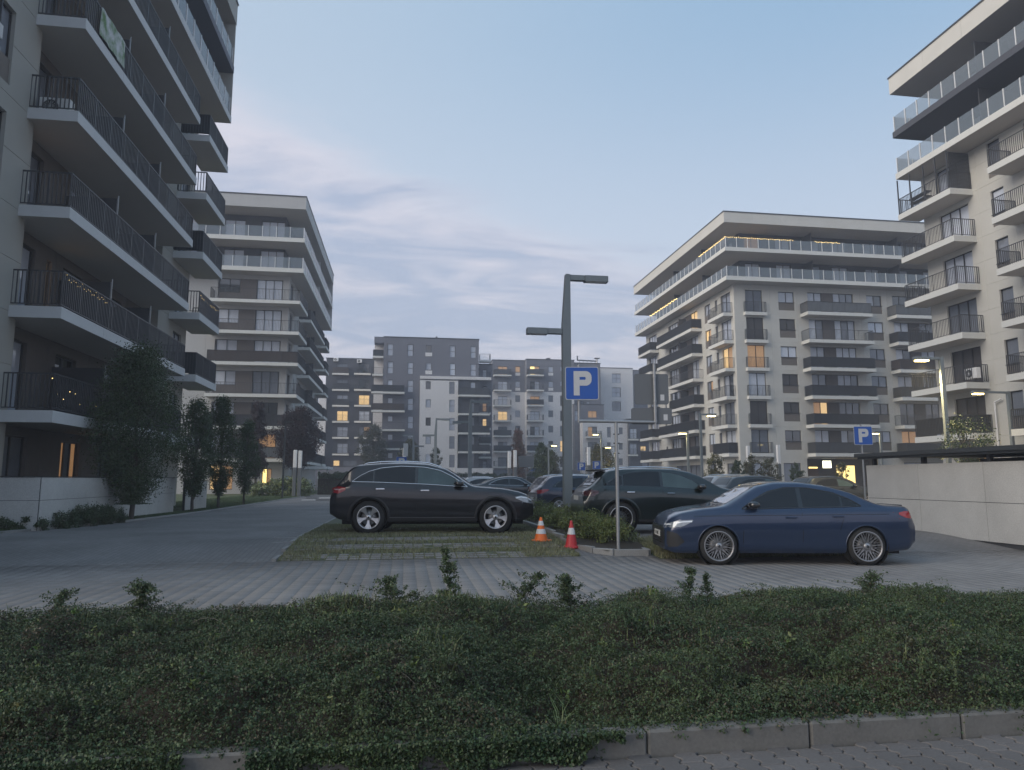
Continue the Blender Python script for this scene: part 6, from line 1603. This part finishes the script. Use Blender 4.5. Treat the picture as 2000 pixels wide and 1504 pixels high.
        mb.build('stem', t); V, F = leaves(C - 0, .022, .014, .2); o = obj('foliage', npmesh('foliage', V, F, M_cot), None, t); o['kind'] = 'stuff'

def grass_areas():
    def tuft(cx, cy, zf, n_, h, w=.005, lean=.5):
        az = RN.uniform(0, 2*np.pi, n_); hh = h * RN.uniform(.4, 1.2, n_); bz = zf(cx, cy)
        P0 = np.stack([cx, cy, bz], 1); P2 = P0 + np.stack([np.cos(az)*lean*hh, np.sin(az)*lean*hh, hh], 1); sd = np.stack([-np.sin(az), np.cos(az), 0*az], 1) * w
        V = np.stack([P0 - sd, P0 + sd, P2 + sd*.3, P2 - sd*.3], 1).reshape(-1, 3); return V, np.arange(4*n_).reshape(-1, 4)
    # bay with rows of block and rows of grass
    n = 80000; x = RN.uniform(-2.24, 3.38, n); y = 13.6 + 7.5 * RN.random(n) ** 1.3
    row = ((y - 13.6) / .2).astype(int) % 5; dens = np.where(row >= 3, .8, .05) ; dens = np.where(y > 16.6, .9, dens); jo = np.minimum((y - 13.6) % .2, (x + 2.2) % .2); dens = np.where((row < 3) & (jo < .02), .35, dens)
    dens *= .45 + .9 * vnoise(x, y, .5, 21); dens = np.where((x > 2.3), np.maximum(dens, .8), dens); dens = np.where(x < -1.5, np.maximum(dens, .6), dens)
    k = RN.random(n) < dens; x, y = x[k], y[k]
    V, F = tuft(x, y, lambda a, b: vgz(b), len(x), .055, .006); tag(obj('bay_grass', npmesh('bay_grass', V, F, M_grass)), kind='stuff')
    n = 45000; x = RN.uniform(4.82, 9.6, n); y = RN.uniform(13.15, 15.4, n); k = RN.random(n) < .3 + .7 * vnoise(x, y, .4, 4); x, y = x[k], y[k]
    V, F = tuft(x, y, lambda a, b: vgz(b), len(x), .10, .006); tag(obj('verge_grass', npmesh('verge_grass', V, F, M_grass)), kind='stuff')
    # lawn strip left
    n = 90000; y = 19.0 + 40 * RN.random(n) ** 1.4; kx = np.interp(y, [17.6, 18.95, 21.2, 24, 28, 33, 40, 55, 73], [-10.6, -9.45, -8.85, -8.4, -8.15, -8.0, -7.9, -7.7, -7.45]); x = kx - .1 - RN.random(n) * np.where(y > 35, 5, .6)
    V, F = tuft(x, y, lambda a, b: vgz(b) + .02, n, .06, .009); tag(obj('lawn_grass', npmesh('lawn_grass', V, F, M_hedge if False else leafmat('lawn_blade', (.045, .085, .022), (.06, .095, .03), .3))), kind='stuff')

def tree(name, label, x, y, z, h, cr, ct, m, n=14000, ls=.09, trunk=.08, shape='round', group=None, cat='tree', gap=.35, zc=None, clump=None):
    """h total height, cr crown radius, ct height where the crown starts"""
    t = thing(name, label, cat, (x, y, z), 0, group); mb = MB()
    # crown clusters
    nc = clump or 150; P = []
    while len(P) < nc:
        u = RN.random(); zz = ct + (h - ct) * u
        if shape == 'round': r = math.sqrt(max(0, 1 - (2*u - 1) ** 2)) * (.75 + .35 * (1 - abs(u - .45)))
        elif shape == 'egg': r = (.10 + .90 * math.sin(min(1, u / .45) * math.pi / 2) ** 1.15) if u < .45 else (1 - ((u - .45) / .55) ** 1.7 * .72)
        elif shape == 'column': r = min(1, u * 4) ** .6 * (1 - .75 * u ** 2.2)
        else: r = 1 - .8 * u
        a = RN.uniform(0, 2*math.pi); rr = r * cr * RN.random() ** .38 * (.82 + .3 * math.sin(3*a + u*5) * .5 + RN.normal(0, .06)); P.append((math.cos(a) * rr, math.sin(a) * rr, zz))
    P = np.array(P)
    top = Vector((x + RN.normal(0, .04), y, z + ct + (h - ct) * .7)); q0 = Vector((x, y, z - .15)); seg = 6; prev = q0
    for i in range(seg):
        q = q0.lerp(top, (i + 1) / seg) + Vector((RN.normal(0, trunk * .35), RN.normal(0, trunk * .35), 0)); mb.tube(prev, q, trunk * (1.15 - .85 * i / seg), trunk * (1.15 - .85 * (i + 1) / seg), M_bark, 8, False); prev = q
    for k in RN.choice(len(P), min(len(P), 34), replace=False):
        p = Vector((x, y, z)) + Vector(tuple(P[k])); s = Vector((x, y, z + max(ct * .7, P[k][2] * .62))); mid = s.lerp(p, .5) + Vector((0, 0, -.03 * h)); mb.tube(s, mid, trunk * .38, trunk * .22, M_bark, 5, False); mb.tube(mid, p, trunk * .22, trunk * .08, M_bark, 5, False)
    mb.build('trunk', t)
    ci = RN.integers(0, len(P), n); sp = cr * .115; C = P[ci] + RN.normal(0, 1, (n, 3)) * [sp, sp, sp * 1.1] + [x, y, z]
    C[:, 2] = np.maximum(C[:, 2], z + ct * .85)
    V, F = leaves(C, ls, ls * .62, .25); o = obj('crown', npmesh('crown', V, F, m), None, t); return t
def bush(name, label, x, y, z, rx, ry, h, m, n, ls, group=None, cat='shrub', flowers=None):
    t = thing(name, label, cat, (x, y, z), 0, group)
    nc = max(10, int(n / 90)); a = RN.uniform(0, 2*np.pi, nc); r = RN.random(nc) ** .5; u = RN.random(nc) ** .7; k = np.sqrt(1 - .75 * u * r)
    P = np.stack([np.cos(a) * r * rx, np.sin(a) * r * ry, h * (1 - r ** 2 * .55) * u], 1)
    C = P[RN.integers(0, nc, n)] + RN.normal(0, 1, (n, 3)) * [rx * .12, ry * .12, h * .10] + [x, y, z]; C[:, 2] = np.maximum(C[:, 2], z + .01)
    V, F = leaves(C, ls, ls * .6, .3); obj('foliage', npmesh('foliage', V, F, m), None, t)
    mb = MB()
    for i in range(8): p = P[RN.integers(0, nc)]; mb.tube((x + p[0]*.1, y + p[1]*.1, z - .05), (x + p[0]*.8, y + p[1]*.8, z + p[2]*.8), .012, .005, M_bark, 5, False)
    mb.build('stems', t)
    if flowers:
        f = P[P[:, 2] > h * .35]; nn = 60 * len(f); C = f[RN.integers(0, len(f), nn)] + RN.normal(0, 1, (nn, 3)) * [.06, .06, .05] + [x, y, z + .08]; V, F = leaves(C, ls * .9, ls * .7, .6); obj('flowers', npmesh('flowers', V, F, flowers), None, t)
    return t
def hedge(name, label, x0, y0, x1, y1, z, h, w, m, n, ls, cat='hedge'):
    t = thing(name, label, cat, ((x0+x1)/2, (y0+y1)/2, z)); u = RN.random(n); nx, ny = -(y1-y0), (x1-x0); ln = math.hypot(nx, ny); v = RN.uniform(-.5, .5, n) * w
    hh = h * (.85 + .3 * vnoise(u * ln, v, .5, 9)); k = RN.random(n); zz = np.where(k < .5, hh * RN.uniform(.85, 1.05, n), hh * RN.random(n)); C = np.stack([x0 + (x1-x0)*u + nx/ln*v, y0 + (y1-y0)*u + ny/ln*v, z + zz], 1)
    V, F = leaves(C, ls, ls * .6, .3); obj('foliage', npmesh('foliage', V, F, m), None, t)
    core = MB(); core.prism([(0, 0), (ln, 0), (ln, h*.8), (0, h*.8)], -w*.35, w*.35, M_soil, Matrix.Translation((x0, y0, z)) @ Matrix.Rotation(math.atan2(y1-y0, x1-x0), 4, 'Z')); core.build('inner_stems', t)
    return t
def plants():
    g = 'hornbeams along the left kerb'
    tree('hornbeam_tree', 'largest dark egg-shaped hornbeam nearest the camera in front of the white wall', -8.5, 24.3, .02, 5.4, 1.55, .62, M_tree, 46000, .062, .075, 'egg', g, clump=620)
    tree('hornbeam_tree', 'second dark tree on the left, in front of the white wall end', -8.3, 30.2, .0, 4.4, .92, .75, M_tree, 15000, .07, .06, 'egg', g, clump=300)
    tree('hornbeam_tree', 'third dark slender tree on the left', -8.15, 33.6, 0, 4.9, .90, .7, M_tree, 14000, .075, .06, 'egg', g, clump=260)
    tree('hornbeam_tree', 'fourth and smallest dark tree on the left lawn', -8.05, 38.2, 0, 4.2, .82, .7, M_tree, 9000, .08, .05, 'egg', g, clump=200)
    tree('plum_tree', 'round purple-leaved tree behind the light columns on the left', -9.2, 67.0 - 3.2, 0, 7.0, 2.1, 2.6, M_plum, 20000, .15, .12, 'round', clump=240)
    tree('plum_tree', 'narrow purple-leaved tree left of the round one', -12.2, 62, 0, 7.6, 1.1, 1.6, M_plum, 11000, .14, .1, 'column', clump=140)
    tree('russet_tree', 'columnar reddish-brown tree in front of the far blocks', 19.0 * .82, 98, 0, 8.0, 1.35, .8, M_red, 12000, .2, .1, 'column', clump=150)
    tree('olive_tree', 'round olive-green tree at the foot of the tallest far block', .7, 105, 0, 7.0, 1.6, 1.2, M_olive, 9000, .22, .1, 'round', clump=100)
    tree('olive_tree', 'dark tree in front of the charcoal wing', -4.9, 112, 0, 9.5, 2.2, 2.6, leafmat('dark_far_leaf', (.05, .06, .035), (.07, .07, .04), .3), 12000, .22, .12, 'round', clump=120)
    tree('young_tree', 'thin young tree in front of the white lower front of the tallest block', 3.6, 84, 0, 4.9, .8, 1.2, M_olive, 3000, .16, .05, 'round', clump=60)
    tree('round_tree', 'small round dense tree lit yellow by the lamp beside it', 14.7, 76, 0, 5.0, 1.25, 1.1, M_tree, 9000, .14, .07, 'round', clump=140)
    tree('yellowish_tree', 'yellowish tree below the sign crossbar lit by a lamp', 21.0, 75.5, 0, 4.9, 1.7, 1.0, M_olive, 8000, .15, .07, 'round', clump=120)
    tree('olive_tree', 'thin tree just right of the tall lamp post in the distance', 17.2, 84, 0, 4.6, 1.3, 1.0, M_olive, 6000, .16, .06, 'round', clump=80)
    g = 'young trees before the cream corner block'
    for i, (x, y, h, r, lab) in enumerate(((21.0, 46.5, 3.0, .8, 'young tree beside the lit lamp left of the cream corner block'), (23.4, 48, 2.6, .55, 'slim young tree left of the light columns by the cream block'), (25.0, 49, 3.0, .8, 'young tree between the light columns by the cream block'), (27.0, 50, 2.9, .85, 'fuller young tree right of the light columns by the cream block'), (30.2, 52, 2.5, .55, 'young tree left of the lit entrance'), (35.0, 53.5, 2.6, .6, 'young tree in front of the lit entrance window'))):
        tree('young_tree', lab, x, y, 0, h, r, .7, M_olive if i not in (1, 4) else M_tree, 2600, .11, .04, 'round', g, clump=60)
    tree('serviceberry_tree', 'dark sparse tree behind the bin shelter roof by the bright lamp', 22.3, 25.6, 0, 3.7, 1.1, 1.9, M_tree, 2600, .085, .05, 'round', clump=60)
    bush('hydrangea', 'flowering bush with pale green heads round the light columns on the left', -8.7, 58.6, 0, 1.7, 1.2, 1.5, M_lime, 5000, .14, None, 'shrub', M_hyd)
    bush('hydrangea', 'smaller flowering bush left of the light columns on the left', -10.6, 59.2, 0, 1.4, 1.1, 1.25, M_lime, 4000, .13, None, 'shrub', M_hyd)
    bush('clipped_shrub', 'small dark ball shrub before the lit ground floor window', -13.0, 64, 0, .6, .6, 1.2, M_hedge, 1500, .12)
    hedge('hedge', 'dark clipped hedge behind the rear of the black car', -7.6, 66, -2.5, 66, 0, 1.75, 1.6, M_hedge, 9000, .13)
    hedge('hedge', 'long low hedge in front of the far blocks', 5, 100, 26, 100, 0, 2.0, 1.2, M_hedge, 9000, .2)
    # juniper-like low shrubs along the left kerb
    g = 'low dark shrubs below the left wall'
    for i, (x, y, r, h) in enumerate(((-10.5, 18.7, .55, .42), (-9.9, 19.1, .5, .44), (-9.35, 19.9, .42, .36), (-9.05, 20.8, .42, .50), (-8.85, 21.7, .42, .54), (-8.75, 22.5, .42, .56), (-8.7, 23.3, .40, .48))):
        bush('low_shrub', ('low dark shrub at the very left end of the kerb row', 'second low shrub from the left end', 'small low shrub at the dip in the row', 'low shrub just right of the dip', 'rounded low shrub in the taller group', 'tallest low shrub in the row', 'low shrub nearest the big hornbeam trunk')[i], x, y, gz(y), r, r * .9, h, M_hedge, 4200, .045, g)
    # island shrubs
    g = 'yellow-green shrubs on the planter island'; labs = ['front yellow-green shrub right at the sign pole', 'yellow-green shrub behind the red cone', 'yellow-green shrub between the cones', 'yellow-green shrub behind the orange cone', 'shrub left of the lamp post foot', 'shrub at the lamp post foot', 'farther shrub beyond the nose of the black car', 'last shrub of the island row', 'low shrub between the sign pole and the green car']
    for i, (x, y, r, h) in enumerate(((4.30, 14.75, .50, .50), (3.92, 15.3, .45, .50), (4.15, 16.2, .55, .50), (3.85, 17.2, .5, .50), (4.1, 18.3, .55, .50), (4.5, 19.5, .5, .46), (4.0, 20.6, .6, .52), (4.1, 22.2, .7, .55), (4.55, 15.9, .35, .36))):
        bush('spirea_shrub', labs[i], x, y, gz(y) + .08, r, r, h, M_lime, 4200, .042, g)
build_R1(); build_R2(); build_L1(); build_L2(); build_far()
ground(); walls(); cars(); furniture(); signs()
bank(); grass_areas(); plants()
HAZE = .0021
if HAZE:
    mb = MB(); hm = bpy.data.materials.new('evening_haze'); hm.use_nodes = True; t = hm.node_tree; t.nodes.clear()
    o_ = t.nodes.new('ShaderNodeOutputMaterial'); v = t.nodes.new('ShaderNodeVolumePrincipled'); v.inputs['Color'].default_value = (.86, .9, 1, 1); v.inputs['Density'].default_value = HAZE; v.inputs['Anisotropy'].default_value = .2
    t.links.new(v.outputs[0], o_.inputs['Volume'])
    mb.box(-120, -12, -1.4, 130, 180, 32, hm); tag(mb.build('haze'), kind='stuff')
